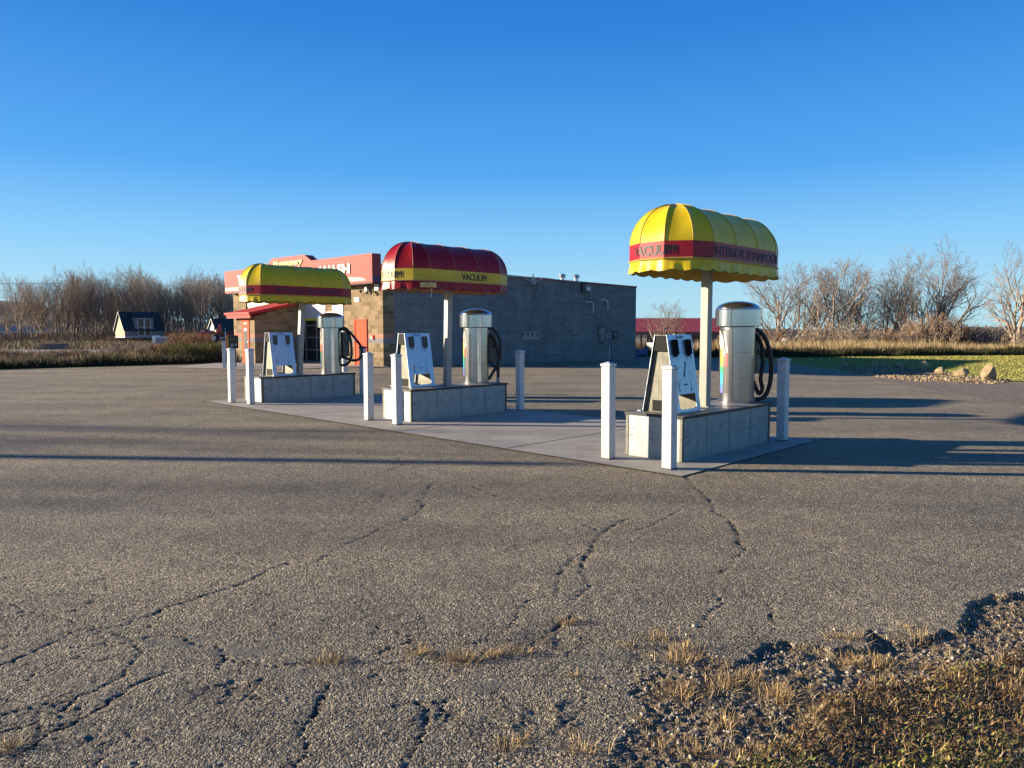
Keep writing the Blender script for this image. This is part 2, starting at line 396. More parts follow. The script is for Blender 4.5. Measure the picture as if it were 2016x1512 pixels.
# ------------------------------------------------------------------ noise for terrain
def vn(x, y, seed):
    xi = np.floor(x).astype(np.int64); yi = np.floor(y).astype(np.int64); xf = x - xi; yf = y - yi
    def hsh(a, b):
        n = (a * 374761393 + b * 668265263 + seed * 974711) & 0xffffffff
        n = ((n ^ (n >> 13)) * 1274126177) & 0xffffffff; n = n ^ (n >> 16); return (n & 0xffff) / 65535.0
    sx = xf*xf*(3-2*xf); sy = yf*yf*(3-2*yf)
    return (hsh(xi, yi)*(1-sx)+hsh(xi+1, yi)*sx)*(1-sy) + (hsh(xi, yi+1)*(1-sx)+hsh(xi+1, yi+1)*sx)*sy
def fbm(x, y, s, seed, o=4):
    r = 0; a = 1; t = 0
    for i in range(o): r = r + a*vn(x*s*2**i+17*i, y*s*2**i-9*i, seed+i); t += a; a *= .5
    return r/t*2-1
def sstep(a, b, x):
    t = np.clip((x-a)/(b-a), 0, 1); return t*t*(3-2*t)
def pt_in_poly(x, y, poly):
    c = np.zeros(x.shape, bool); n = len(poly)
    for i in range(n):
        x1, y1 = poly[i]; x2, y2 = poly[(i+1) % n]
        cond = ((y1 > y) != (y2 > y)) & (x < (x2-x1)*(y-y1)/((y2-y1) if y2 != y1 else 1e-9)+x1); c ^= cond
    return c
def dip(X, Y):
    return -.42*np.exp(-(((np.asarray(X, float)-14.5)/6)**2+((np.asarray(Y, float)-34)/6.5)**2))
def drop(X, Y):
    X = np.asarray(X, float); Y = np.asarray(Y, float)
    return -2.0*sstep(47, 78, Y)*sstep(2, 12, X)

CR = [
 [(-0.77,7.72),(-0.85,7.54),(-0.84,7.07),(-0.87,6.85),(-0.81,6.65),(-0.83,6.37),(-0.89,6.16),(-1.00,5.95),(-1.09,5.80),(-1.20,5.55),(-1.28,5.32),(-1.32,5.13),(-1.35,4.99)],
 [(-1.53,4.99),(-1.63,4.86),(-1.69,4.65),(-1.76,4.48),(-1.87,4.36),(-1.94,4.25),(-2.00,4.13),(-2.08,3.95),(-2.22,3.85)],
 [(-3.32,4.42),(-3.05,4.29),(-2.76,4.13),(-2.52,4.02),(-2.25,3.88),(-2.01,3.75),(-1.84,3.59),(-1.81,3.32),(-1.85,3.22),(-1.90,3.04),(-1.96,2.90),(-2.07,2.77)],
 [(-2.25,3.88),(-2.34,3.81),(-2.37,3.65),(-2.45,3.43),(-2.52,3.32)],
 [(-2.23,3.85),(-2.04,3.65),(-1.91,3.75),(-1.84,3.79),(-1.68,3.72),(-1.48,3.62),(-1.40,3.54),(-1.39,3.40)],
 [(1.89,8.07),(1.86,7.29),(1.86,6.85),(1.80,6.50),(1.83,6.06),(1.79,5.72),(1.71,5.45),(1.71,5.29),(1.57,5.13),(1.47,4.91),(1.31,4.77)],
 [(1.00,6.20),(0.87,6.03),(0.74,5.80),(0.60,5.45),(0.58,5.25),(0.48,4.96),(0.47,4.70),(0.50,4.51),(0.44,4.38),(0.35,4.25)],
 [(0.58,5.25),(0.43,5.08),(0.34,4.80),(0.29,4.70),(0.29,4.47),(0.28,4.38)],
 [(1.58,6.61),(1.37,6.28),(1.14,5.98),(1.00,5.80)],
 [(0.46,6.41),(0.56,6.11),(0.68,5.80)],
 [(-0.41,7.49),(-0.24,7.18),(-0.09,6.96)],
 [(0.35,4.06),(0.25,3.85),(0.14,3.75),(-0.02,3.72),(-0.28,3.67),(-0.54,3.68),(-0.66,3.59),(-0.76,3.51),(-0.96,3.48),(-1.14,3.43),(-1.33,3.48),(-1.45,3.54)],
 [(-0.82,3.22),(-0.83,3.04),(-0.83,2.88),(-0.80,2.75),(-0.80,2.60)],
 [(-0.41,3.13),(-0.37,3.00),(-0.36,2.77),(-0.39,2.60)],
 [(1.25,4.42),(1.23,4.25),(1.08,4.02),(1.03,3.91)],
 [(1.50,4.21),(1.44,3.95),(1.42,3.85)],
 [(0.77,3.72),(0.83,3.54),(0.90,3.43)],
 [(-1.97,2.57),(-1.85,2.74),(-1.77,3.00),(-1.71,3.22),(-1.60,3.37)],
 [(-1.43,9.21),(-1.30,8.69),(-1.37,8.37),(-1.50,8.22)],
 [(0.17,2.84),(0.30,3.00),(0.37,3.22)],
 [(-0.02,3.85),(0.10,4.29),(0.27,4.38)],
]
CRW = [1.3, 1.3, 1.1, .8, 1.0, 1.7, 1.4, 1.0, .7, .6, .6, 1.3, 1.6, 1.1, .8, .7, 1.2, 1.8, .7, .6, .5]
SOIL = [(14,8.2),(9,6.6),(6.5,5.7),(4.50,4.96),(3.13,4.42),(2.92,4.36),(2.65,4.17),(2.53,4.02),(2.40,3.81),(2.29,3.81),(2.07,3.70),(1.91,3.75),(1.90,3.81),(1.79,3.62),(1.62,3.57),(1.43,3.65),(1.26,3.62),(1.14,3.48),(1.06,3.48),(0.95,3.59),(0.77,3.37),(0.68,3.43),(0.54,3.27),(0.54,3.00),(0.42,2.77),(0.27,2.45),(0.07,1.75),(0.0,-6),(14,-6)]
COVER = [(14,7.0),(4.51,4.29),(2.58,3.62),(2.16,3.43),(1.87,3.32),(1.60,3.25),(1.40,3.11),(1.13,2.88),(0.92,2.74),(0.64,2.54),(0.41,1.92),(.3,0),(14,0)]
TUFT = [(-0.96,3.49),(-0.89,3.48),(-0.83,3.48),(-0.47,3.54),(-0.44,3.57),(-0.37,3.49),(-0.28,3.49),(-0.23,3.48),(0.04,3.59),(0.31,3.95),(0.46,6.46),(-0.10,3.54),(-0.06,3.55),(0.60,3.65),(0.29,3.32),(0.36,3.30),(0.65,3.22),(0.70,3.27),(0.76,3.22),(0.78,3.13),(0.96,3.27),(1.00,3.25),(1.06,3.30),(1.16,3.13),(1.19,3.09),(0.53,2.94),(0.56,2.90),(0.92,3.00),(0.97,2.96),(0.60,2.70),(0.58,2.77),(0.87,2.88),(1.16,3.18),(1.61,3.48),(1.68,3.54),(1.80,3.48),(1.85,3.43),(1.26,3.00),(1.37,3.04),(0.70,2.70),(-1.92,2.72),(-1.95,2.68),(1.68,3.43),(-0.02,2.74),(0.04,2.79),(1.34,2.92),(0.27,2.70),(0.51,2.51)]

YN, YF = 1.7, 10.0
def near_height(X, Y):
    """height of the broken asphalt close to the camera, with masks for crack dirt, smears and soil"""
    wx = X + .05*fbm(X, Y, 3, 5) + .045*fbm(X, Y, 13, 6) + .018*fbm(X, Y, 45, 7, 2); wy = Y + .05*fbm(X, Y, 3, 8) + .045*fbm(X, Y, 13, 9) + .018*fbm(X, Y, 45, 10, 2)
    jx = X + .036*fbm(X, Y, 9, 21) + .020*fbm(X, Y, 30, 22) + .008*fbm(X, Y, 80, 23, 2); jy = Y + .036*fbm(X, Y, 9, 31) + .020*fbm(X, Y, 30, 32) + .008*fbm(X, Y, 80, 33, 2)
    crack = np.zeros_like(X); deep = np.zeros_like(X)
    wv = .75 + .55*fbm(X, Y, 5, 41)
    for pl, w in zip(CR, CRW):
        a = np.array(pl); m = (jx > a[:,0].min()-.15) & (jx < a[:,0].max()+.15) & (jy > a[:,1].min()-.15) & (jy < a[:,1].max()+.15)
        if not m.any(): continue
        px, py = jx[m], jy[m]; d = np.full(px.shape, 9.0)
        for (x1, y1), (x2, y2) in zip(pl[:-1], pl[1:]):
            l2 = (x2-x1)**2+(y2-y1)**2; t = np.clip(((px-x1)*(x2-x1)+(py-y1)*(y2-y1))/l2, 0, 1)
            d = np.minimum(d, np.hypot(px-x1-t*(x2-x1), py-y1-t*(y2-y1)))
        wd = np.maximum(.0025 * w * np.maximum(wv[m]+.45*fbm(X[m], Y[m], 17, 43), .45), .0022*np.hypot(X[m], Y[m])*.17)
        k = 1-sstep(wd*.6, wd*1.9, d); crack[m] = np.maximum(crack[m], k)
        k2 = 1-sstep(0, .035*w, d); deep[m] = np.maximum(deep[m], k2)
    # network of fine crazing towards the broken edge
    def vor(s, seed):
        gx = jx*s; gy = jy*s; xi = np.floor(gx); yi = np.floor(gy); f1 = np.full(X.shape, 9.); f2 = np.full(X.shape, 9.)
        for i in (-1, 0, 1):
            for j in (-1, 0, 1):
                cx = xi+i; cy = yi+j
                px = cx+.5+.45*(2*vn(cx+.0, cy+.0, seed)-1); py = cy+.5+.45*(2*vn(cx+.0, cy+.0, seed+7)-1)
                d = np.hypot(gx-px, gy-py); n = d < f1; f2 = np.where(n, f1, np.minimum(f2, d)); f1 = np.where(n, d, f1)
        return (f2-f1)/s
    zone = sstep(.05, .5, fbm(X, Y, .9, 61)+.55*(1-sstep(3.3, 5.2, Y))-.12)
    e = vor(3.2, 71); crack = np.maximum(crack, zone*.6*(1-sstep(.0012, .0045, e)))
    e2 = vor(8.0, 81); crack = np.maximum(crack, .7*zone*sstep(.10, .45, fbm(X, Y, 1.7, 66))*(1-sstep(.002, .006, e2)))
    stain = np.zeros_like(X)     # faint tarry seams worn into the surface
    for pl in ([(1.34, 4.77), (1.93, 5.06), (2.65, 5.57), (3.54, 6.12), (5.1, 7.05)], [(-1.13, 4.28), (-.98, 4.62), (-.83, 4.97), (-.58, 5.31)], [(2.54, 6.56), (3.33, 6.81), (4.0, 6.56)]):
        for (x1, y1), (x2, y2) in zip(pl[:-1], pl[1:]):
            l2 = (x2-x1)**2+(y2-y1)**2; t = np.clip(((wx-x1)*(x2-x1)+(wy-y1)*(y2-y1))/l2, 0, 1)
            stain = np.maximum(stain, (1-sstep(.0, .07, np.hypot(wx-x1-t*(x2-x1), wy-y1-t*(y2-y1))))*(.5+.5*fbm(X, Y, 3, 47)))
    soil = pt_in_poly(wx, wy, SOIL).astype(float)
    # soften the mask a little by sampling shifted copies
    for dx, dy in ((.012, 0), (-.012, 0), (0, .012), (0, -.012)): soil = soil + pt_in_poly(wx+dx, wy+dy, SOIL)
    soil = soil/5.0
    # crumbled patches
    def blob(cx, cy, rx, ry): return 1-sstep(.4, 1.25, np.hypot((wx-cx)/rx, (wy-cy)/ry)+.35*fbm(X, Y, 6, 91))
    rough = np.maximum.reduce([.9*blob(-1.22, 3.18, .22, .13), .7*blob(-1.9, 3.0, .3, .08), .8*blob(-.3, 2.95, .12, .18), .7*blob(.25, 3.72, .3, .18), .6*blob(-1.55, 2.8, .18, .08), .6*blob(.1, 3.0, .35, .22), .7*blob(.75, 3.55, .2, .12)])
    frontage = (1-sstep(2.9, 3.9, Y))*.3
    rough = np.clip(np.maximum(rough, frontage*(0.5+.8*fbm(X, Y, 2, 93))), 0, 1)
    smear = np.maximum.reduce([blob(-1.72, 3.68, .2, .07), blob(-1.35, 3.62, .28, .06), blob(-1.95, 3.72, .15, .05), .8*blob(-.95, 3.38, .22, .05), .8*blob(-.05, 3.25, .22, .05), .8*blob(.45, 3.52, .18, .06), .6*blob(-2.2, 3.85, .2, .05)])
    h = .010*fbm(X, Y, .8, 1) + .0022*fbm(X, Y, 11, 2, 3) + .0016*fbm(X, Y, 42, 3, 2)
    h = h - .002*deep - .010*crack + rough*(-.006+.015*fbm(X+.03*fbm(X, Y, 9, 3), Y, 11, 4, 5)+.006*fbm(X, Y, 60, 14, 2))
    h = h*(1-soil) + soil*(-.004-.020*sstep(.7, 1.7, X)+.012*fbm(X, Y, 2.2, 51, 4)+.010*fbm(X, Y, 16, 52, 3)+.009*fbm(X, Y, 45, 53, 2))
    fade = 1-sstep(8.4, 9.9, Y)
    fade = fade*(1-sstep(.93, 1.0, np.abs(X)/(Y+1.0)/1.1))
    return h*fade, np.clip(crack*(1-soil)+rough*.25+.30*stain, 0, 1)*fade, smear*(1-soil), soil

nr, nc = 820, 860
ys = YN*np.exp(np.linspace(0, 1, nr)*math.log(YF/YN)); ts = np.linspace(-1.1, 1.1, nc)
GY, GT = np.meshgrid(ys, ts, indexing='ij'); GX = GT*(GY+1.0)
hz, crk, smr, soi = near_height(GX, GY)
vv = np.stack([GX, GY, hz], -1).reshape(-1, 3)
idx = np.arange(nr*nc).reshape(nr, nc)
faces = np.stack([idx[:-1,:-1], idx[:-1,1:], idx[1:,1:], idx[1:,:-1]], -1).reshape(-1, 4)
fs_soil = soi.reshape(-1)[faces].mean(1) > .5
def sub(sel):
    f = faces[sel]; u, inv = np.unique(f, return_inverse=True); return u, inv.reshape(-1, 4)
for nm, sel in (('parking_lot', ~fs_soil), ('verge', fs_soil)):
    u, f = sub(sel)
    o = np_mesh(nm, vv[u], f, M['asphalt'], None, dict(crack=crk.reshape(-1)[u], smear=smr.reshape(-1)[u], soil=soi.reshape(-1)[u]), True)
    tag(o, kind='structure')

def sheet(name, poly, z, mat, kind='structure'):
    mb = MB().add([(x, y, z) for x, y in poly], [tuple(range(len(poly)))]); o = obj(name, mb, mat); tag(o, kind=kind)
    if max(p[0] for p in poly) > 8 and max(p[1] for p in poly) > 20:      # follow the shallow hollow by the lawn
        import bmesh
        bm = bmesh.new(); bm.from_mesh(o.data)
        for ax in (0, 1):
            for k in range(4 if ax == 0 else 14, 30 if ax == 0 else 54, 1):
                co = [0, 0, 0]; no = [0, 0, 0]; co[ax] = float(k); no[ax] = 1.0
                bmesh.ops.bisect_plane(bm, geom=bm.verts[:]+bm.edges[:]+bm.faces[:], plane_co=co, plane_no=no)
        for v_ in bm.verts: v_.co.z += float(dip(v_.co.x, v_.co.y))
        bm.to_mesh(o.data); bm.free()
    if o.data.polygons[0].normal.z < 0: o.data.flip_normals()
    return o
# the rest of the lot, in sheets that butt against the fine piece
e = 1.1
sheet('parking_lot', [(-e*(YF+1), YF), (e*(YF+1), YF), (11.9, 13), (11.4, 16.4), (12.06, 19.6), (12.34, 22.9), (12.97, 25.75), (15.0, 31), (15.85, 34.3), (15.4, 37), (14.7, 39.3), (12.5, 42.5), (8, 45), (-6, 58), (-14.5, 40), (-13.2, 35.0), (-16.5, 32.6), (-20.2, 29.3), (-30, 20.8), (-62, -6), (-62, -16), (-e*(YN+1), -16), (-e*(YN+1), YN)], 0, M['asphalt'])
sheet('verge', [(e*(YN+1), YN), (e*(YN+1), -16), (62, -16), (62, 4), (30, 9), (e*(YF+1), YF)], -.002, M['field'])
sheet('parking_lot', [(-e*(YN+1), -16), (e*(YN+1), -16), (e*(YN+1), YN), (-e*(YN+1), YN)], 0, M['asphalt'])

# ------------------------------------------------------------------ base terrain
gx = np.concatenate([np.linspace(-900, -130, 12), np.linspace(-120, 120, 121), np.linspace(130, 900, 12)])
gy = np.concatenate([np.linspace(-500, -30, 8), np.linspace(-20, 140, 81), np.linspace(150, 1200, 16)])
BY, BX = np.meshgrid(gy, gx, indexing='ij')
bz = -.07 + drop(BX, BY) + dip(BX, BY) + .25*fbm(BX, BY, .05, 5)*sstep(46, 70, BY)
ii = np.arange(bz.size).reshape(bz.shape)
o = np_mesh('ground', np.stack([BX, BY, bz], -1).reshape(-1, 3), np.stack([ii[:-1,:-1], ii[:-1,1:], ii[1:,1:], ii[1:,:-1]], -1).reshape(-1, 4), M['field'], smooth=True); tag(o, kind='structure')
sheet('lawn', [(11.92, 12.98), (30, 9.02), (70, 15), (75, 52), (31.7, 46.2), (14.8, 43.4), (6, 46), (8, 45), (12.5, 42.5), (14.7, 39.3), (15.4, 37), (15.85, 34.3), (15.0, 31), (12.97, 25.75), (12.34, 22.9), (12.06, 19.6), (11.4, 16.4)], -.012, M['lawn'])
sheet('lawn', [(-61, -6.6), (-30, 20.8), (-20.2, 29.3), (-16.5, 32.6), (-13.2, 35.1), (-13.8, 35.9), (-17.2, 33.4), (-20.9, 30.1), (-30.7, 21.6), (-62, -5)], -.016, M['lawn'])
sheet('gravel_bed', [(12.6, 23.4), (13.1, 26), (15.0, 31), (15.9, 34.3), (16.2, 37.0), (18.6, 37.4), (19.2, 34.5), (18.5, 31), (17.2, 27.5), (15.9, 23.5), (14.3, 21.8)], -.004, M['gravelbed'])
def wob(poly, n, a, seed):
    rnd = random.Random(seed); out = []
    for i in range(len(poly)):
        p, q = poly[i], poly[(i+1) % len(poly)]
        for k in range(n):
            t = k/n; out.append((p[0]+(q[0]-p[0])*t+rnd.uniform(-a, a), p[1]+(q[1]-p[1])*t+rnd.uniform(-a, a)))
    return out
sheet('dirt', wob([(10.9, 15.0), (11.1, 18.4), (11.5, 22.1), (12.0, 25.0), (12.8, 24.6), (13.6, 22.6), (15.6, 22.3), (16.2, 20), (14.6, 15.5)], 14, .16, 3), .004, M['dirt'])
sheet('gravel_road', [(-52, 48), (-24, 48.5), (-17.5, 50), (-18, 56), (-30, 57), (-56, 56)], .06, M['road'])
pad = sheet('pavement', [tuple(site(a, b)[:2]) for a, b in ((6.97, 4.22), (10.66, 4.22), (10.66, 16.4), (6.97, 16.4))], .012, M['concrete'])
for b in (6.9, 9.3, 12.4, 14.3):
    sheet('pavement_joint', [tuple(site(a, c)[:2]) for a, c in ((6.99, b), (10.64, b), (10.64, b+.02), (6.99, b+.02))], .016, M['joint'])
sheet('pavement_joint', [tuple(site(a, c)[:2]) for a, c in ((6.94, 4.2), (6.972, 4.2), (6.972, 16.4), (6.94, 16.4))], .015, M['joint'])
sheet('pavement', [(-14.6, 31.2), (-11.1, 29.9), (-9.7, 29.9), (-5.3, 31.6), (-5.4, 32.2), (-12, 38.6), (-14.6, 36.5), (-14.2, 35)], .012, M['concrete'])

# ------------------------------------------------------------------ hills
def hill(X0, X1, Y0, f, name):
    n = 160; mb = MB(); xs = np.linspace(X0, X1, n); hh = [f(x) for x in xs]; nz = fbm(xs, xs*0, .05, 3, 5); nz2 = fbm(xs, xs*0+9, .4, 4, 3)
    vs = []
    for i, x in enumerate(xs):
        t = hh[i]+nz[i]*2.2+nz2[i]*.7
        vs += [(x, Y0, -3), (x, Y0+25, t*.75), (x, Y0+60, t), (x, Y0+160, -3)]
    fs = [(i*4+k, (i+1)*4+k, (i+1)*4+k+1, i*4+k+1) for i in range(n-1) for k in range(3)]
    o = obj(name, MB().add(vs, fs), M['hill'], smooth=True); tag(o, kind='structure')
hill(-420, -60, 230, lambda x: 3+11*math.exp(-((x+235)/85)**2), 'hills')
hill(-80, 460, 330, lambda x: 1.2+3.0*math.exp(-((x-330)/90)**2), 'hills')

# ------------------------------------------------------------------ islands of the vacuum row
def P(poly): return poly
bol_t = None
def bollard(label, u, v, cap_mat=None):
    global bol_t
    if bol_t is None:
        t = thing('bollard', label, 'bollard', site(u, v, .012), PHI, 'white square bollards round the vacuum islands')
        a = .0635; obj('post', MB().box(-a, a, -a, a, 0, 1.155), M['vinyl_white'], t, bevel=.008)
        m = MB().box(-a-.008, a+.008, -a-.008, a+.008, 1.145, 1.172)
        b = a+.008; m.add([(-b,-b,1.172),(b,-b,1.172),(b,b,1.172),(-b,b,1.172),(0,0,1.2)], [(0,1,4),(1,2,4),(2,3,4),(3,0,4)])
        obj('cap', m, M['vinyl_white'], t); bol_t = t
        obj('cap_seam', MB().box(-a-.0012, a+.0012, -a-.0012, a+.0012, 1.138, 1.1445), M['joint'], t)
        for k, (x_, z_) in enumerate(((.012, .98), (-.01, .42))): obj('screw', MB().box(x_-.005, x_+.005, -a-.002, -a-.0003, z_-.005, z_+.005), M['joint'], t)
        obj('base_flange', MB().box(-a-.004, a+.004, -a-.004, a+.004, 0, .012), M['joint'], t)
    else:
        t = copy_tree(bol_t); t.location = site(u, v, .012)
        t['label'] = label
    t.rotation_euler = (R(random.uniform(-.5, .5)), R(random.uniform(-.5, .5)), PHI+R(random.uniform(-2, 2)))
    return t
bollard('white bollard at left near corner of the closest island, in full sun', 7.32, 5.46)
bollard('white bollard standing in front of the nearest mat stand, with small dark screw holes', 7.26, 4.55)
bollard('shaded white bollard right of the closest stainless vacuum', 10.27, 4.57)
bollard('white bollard just in front of the red canopy island, before its mat stand', 7.51, 9.99)
bollard('white bollard between the left yellow canopy island and the red canopy island', 7.53, 10.84)
bollard('shaded white bollard at the right end of the red canopy island', 10.53, 10.02)
bollard('white bollard right in front of the far left mat stand', 7.38, 14.95)
bollard('leftmost white bollard of the vacuum row, on the pad corner', 7.28, 15.62)
bollard('white bollard half hidden behind the hose of the far left vacuum', 10.36, 15.95)
bk = bollard('white bollard with a black lid behind the hose loop of the far left island', 10.3, 15.05)
for c in list(bk.children):
    if c.name.startswith('cap'):
        c.data = c.data.copy(); c.data.materials[0] = M['black']; c.name = 'lid'; c['label'] = 'black lid'

def island_base(label, L, W_, loc, seed):
    t = thing('island_base', label, 'island base', loc, PHI, 'low metal clad islands under the vacuums')
    H = .545; e = .035
    mb = MB(); n = 4
    mb.box(-L/2+e, L/2-e, -W_/2+e*.3, W_/2-e*.3, 0, H-.02); o = obj('side_panel', mb, M['galv'], t)
    mb = MB().box(-L/2+.004, -L/2+.034, -W_/2+.04, W_/2-.04, 0, H-.021); obj('end_panel', mb, M['galv'], t)
    mb = MB().box(L/2-.034, L/2-.004, -W_/2+.04, W_/2-.04, 0, H-.021); obj('end_panel', mb, M['galv'], t)
    for sx in (-1, 1):
        for sy in (-1, 1):
            mb = MB()
            x = sx*(L/2-.02); y = sy*(W_/2-.02)
            mb.box(x-.022, x+.022, y-.022, y+.022, 0, H-.019); obj('corner_trim', mb, M['dull'], t, bevel=.008)
    for k in range(1, 4):
        x = -L/2+L*k/4
        for sy in (-1, 1):
            y = sy*(W_/2-e*.3)
            obj('seam_strip', MB().box(x-.004, x+.004, min(y, y+sy*.002), max(y, y+sy*.002), .01, H-.03), M['dull'], t)
    obj('top', MB().box(-L/2-.006, L/2+.006, -W_/2-.006, W_/2+.006, H-.018, H+.004), M['topsheet'], t)
    fr = MB(); b = .014
    fr.box(-L/2-.012, L/2+.012, -W_/2-.014, -W_/2-.0065, H-.026, H+.008); fr.box(-L/2-.012, L/2+.012, W_/2+.0065, W_/2+.014, H-.026, H+.008)
    fr.box(-L/2-.014, -L/2-.0065, -W_/2-.0064, W_/2+.0064, H-.026, H+.008); fr.box(L/2+.0065, L/2+.014, -W_/2-.0064, W_/2+.0064, H-.026, H+.008)
    obj('edge_trim', fr, M['trim'], t)
    return t
I3 = dict(u0=7.70, u1=10.04, v=5.06); I2 = dict(u0=7.88, u1=10.23, v=10.5); I1 = dict(u0=7.74, u1=10.13, v=15.55)
for I, lab, sd_ in ((I3, 'scuffed metal island base under the closest yellow canopy', 1), (I2, 'scuffed metal island base under the red canopy', 2), (I1, 'scratched metal island base under the far left yellow canopy', 3)):
    island_base(lab, I['u1']-I['u0'], .82, site((I['u0']+I['u1'])/2, I['v'], .012), sd_)
TOPZ = .012+.549

# ---- mat stand: A frame of sheet steel
def mat_stand(label, u, v, dirty=False):
    t = thing('mat_stand', label, 'mat stand', site(u, v, TOPZ), PHI, 'steel A frame mat stands on the islands')
    Hs = .975; ht = .085; hb = .25; L = .29
    for s in (-1, 1):
        def f(x, w, d=0, s=s):     # x along, w height fraction, d outward offset
            y = s*(hb+(ht-hb)*w); nx = math.atan2(hb-ht, Hs)
            return (x*(1+.0*w), y+s*d*math.cos(nx), Hs*w+d*math.sin(nx))
        mb = MB()
        # sheet with window near the bottom, made of four strips
        def strip(x0, x1, w0, w1):
            vs = [f(x0,w0,-.004), f(x1,w0,-.004), f(x1,w1,-.004), f(x0,w1,-.004), f(x0,w0,.004), f(x1,w0,.004), f(x1,w1,.004), f(x0,w1,.004)]
            fs = [(0,3,2,1),(4,5,6,7),(0,1,5,4),(1,2,6,5),(2,3,7,6),(3,0,4,7)]
            if s == 1: fs = [q[::-1] for q in fs]
            mb.add(vs, fs)
        strip(-L, -.20, 0, 1); strip(.20, L, 0, 1); strip(-.20, .20, 0, .045); strip(-.20, .20, .235, 1)
        if s == -1: strip(.165, .20, .045, .06); strip(-.20, -.165, .045, .06)
        obj('sloping_panel', mb, M['panel'], t)
        # foot flange
        y = s*(hb+.012); obj('foot', MB().box(-L-.03, L+.03, min(y, y+s*.05), max(y, y+s*.05), .002, .012), M['panel'], t)
        for cx in (-.155, .155):     # spring clips that hold the mats
            c = MB()
            def g(a, w, d): return f(cx+a, w, d)
            def brick(a0, a1, w0, w1, d0, d1):
                vs = [g(a0,w0,d0), g(a1,w0,d0), g(a1,w1,d0), g(a0,w1,d0), g(a0,w0,d1), g(a1,w0,d1), g(a1,w1,d1), g(a0,w1,d1)]
                fs = [(0,3,2,1),(4,5,6,7),(0,1,5,4),(1,2,6,5),(2,3,7,6),(3,0,4,7)]
                c.add(vs, [q[::-1] for q in fs] if s == 1 else fs)
            brick(-.026, .026, .76, .92, .008, .030); brick(-.032, -.024, .74, .935, .004, .050); brick(.024, .032, .74, .935, .004, .050); brick(-.02, .02, .715, .74, .006, .03)
            clip = obj('mat_clip', c, M['rubber'] if dirty else M['dull'], t)
            w_ = MB(); w_.tube([g(-.012, .73, .03), g(-.016, .69, .035), g(.0, .672, .03), g(.016, .69, .035), g(.012, .73, .03)], .0025, 6); obj('wire_hook', w_, M['dull'], clip)
        if s == -1:
            def tf(x0, w0): return lambda x, y, z: f(x0+x, w0+y/Hs, .0055+z*.2)
            text_on('lettering', 'MAT HOLDERS', M['ink_blue'], t, tf(-.09, .955), w=.17, h=.024, bold=.02)
            text_on('lettering', 'TRASH', M['ink_blue'], t, tf(-.045, .345), w=.09, h=.022, bold=.02)
            for ax in (-.15, .13):
                a = MB(); vs = [f(ax-.005, .40, .0055), f(ax+.005, .40, .0055), f(ax+.005, .30, .0055), f(ax-.005, .30, .0055), f(ax-.018, .30, .0055), f(ax+.018, .30, .0055), f(ax, .262, .0055)]
                a.add(vs, [(0,3,2,1), (4,6,5)]); obj('arrow_mark', a, M['ink_blue'], t)
            if dirty:
                sp = MB(); rr = random.Random(5)
                for k in range(4):
                    cx, cw = .05-.02*k+rr.uniform(-.01, .01), .62-.045*k; pts = []
                    for q in range(9):
                        an = q/9*6.283; rd = rr.uniform(.45, 1.0); pts.append(f(cx+.026*rd*math.cos(an), cw+.040*rd*math.sin(an), .0050+.0004*k))
                    sp.add(pts, [tuple(range(9))])
                obj('splatter', sp, M['black'], t, )['label'] = 'dark splatter stain'
    # recessed ends: lower plate, black top block
    for s in (-1, 1):
        x = s*(L-.045)
        def y(w): return hb+(ht-hb)*w-.012
        m = MB(); m.add([(x, -y(0), 0), (x, y(0), 0), (x, y(.78), Hs*.78), (x, -y(.78), Hs*.78), (x-s*.01, -y(0), 0), (x-s*.01, y(0), 0), (x-s*.01, y(.78), Hs*.78), (x-s*.01, -y(.78), Hs*.78)], [(0,1,2,3),(4,7,6,5),(2,6,7,3),(0,3,7,4),(1,5,6,2)])
        obj('end_plate', m, M['dull'], t)
        obj('opening_frame', MB().box(min(x+s*.002, x+s*.006), max(x+s*.002, x+s*.006), -.13, .13, .01, .15), M['rubber'], t)
        m = MB(); x2 = s*(L-.012)
        m.add([(x2, -y(.79), Hs*.79), (x2, y(.79), Hs*.79), (x2, y(1), Hs*1.0), (x2, -y(1), Hs), (x2-s*.1, -y(.79), Hs*.79), (x2-s*.1, y(.79), Hs*.79), (x2-s*.1, y(1), Hs), (x2-s*.1, -y(1), Hs)], [(0,1,2,3),(4,7,6,5),(2,6,7,3),(0,4,5,1)])
        obj('black_end_cap', m, M['rubber'], t)
    obj('top_strip', MB().box(-L, L, -ht+.006, ht-.006, Hs-.012, Hs-.004), M['dull'], t)
    return t
mat_stand('closest steel mat stand, with a dark splatter stain below black clips', 8.21, 5.12, True)
mat_stand('steel mat stand under the red canopy', 8.50, 10.78)
mat_stand('steel mat stand under the far left yellow canopy', 8.42, 15.62)

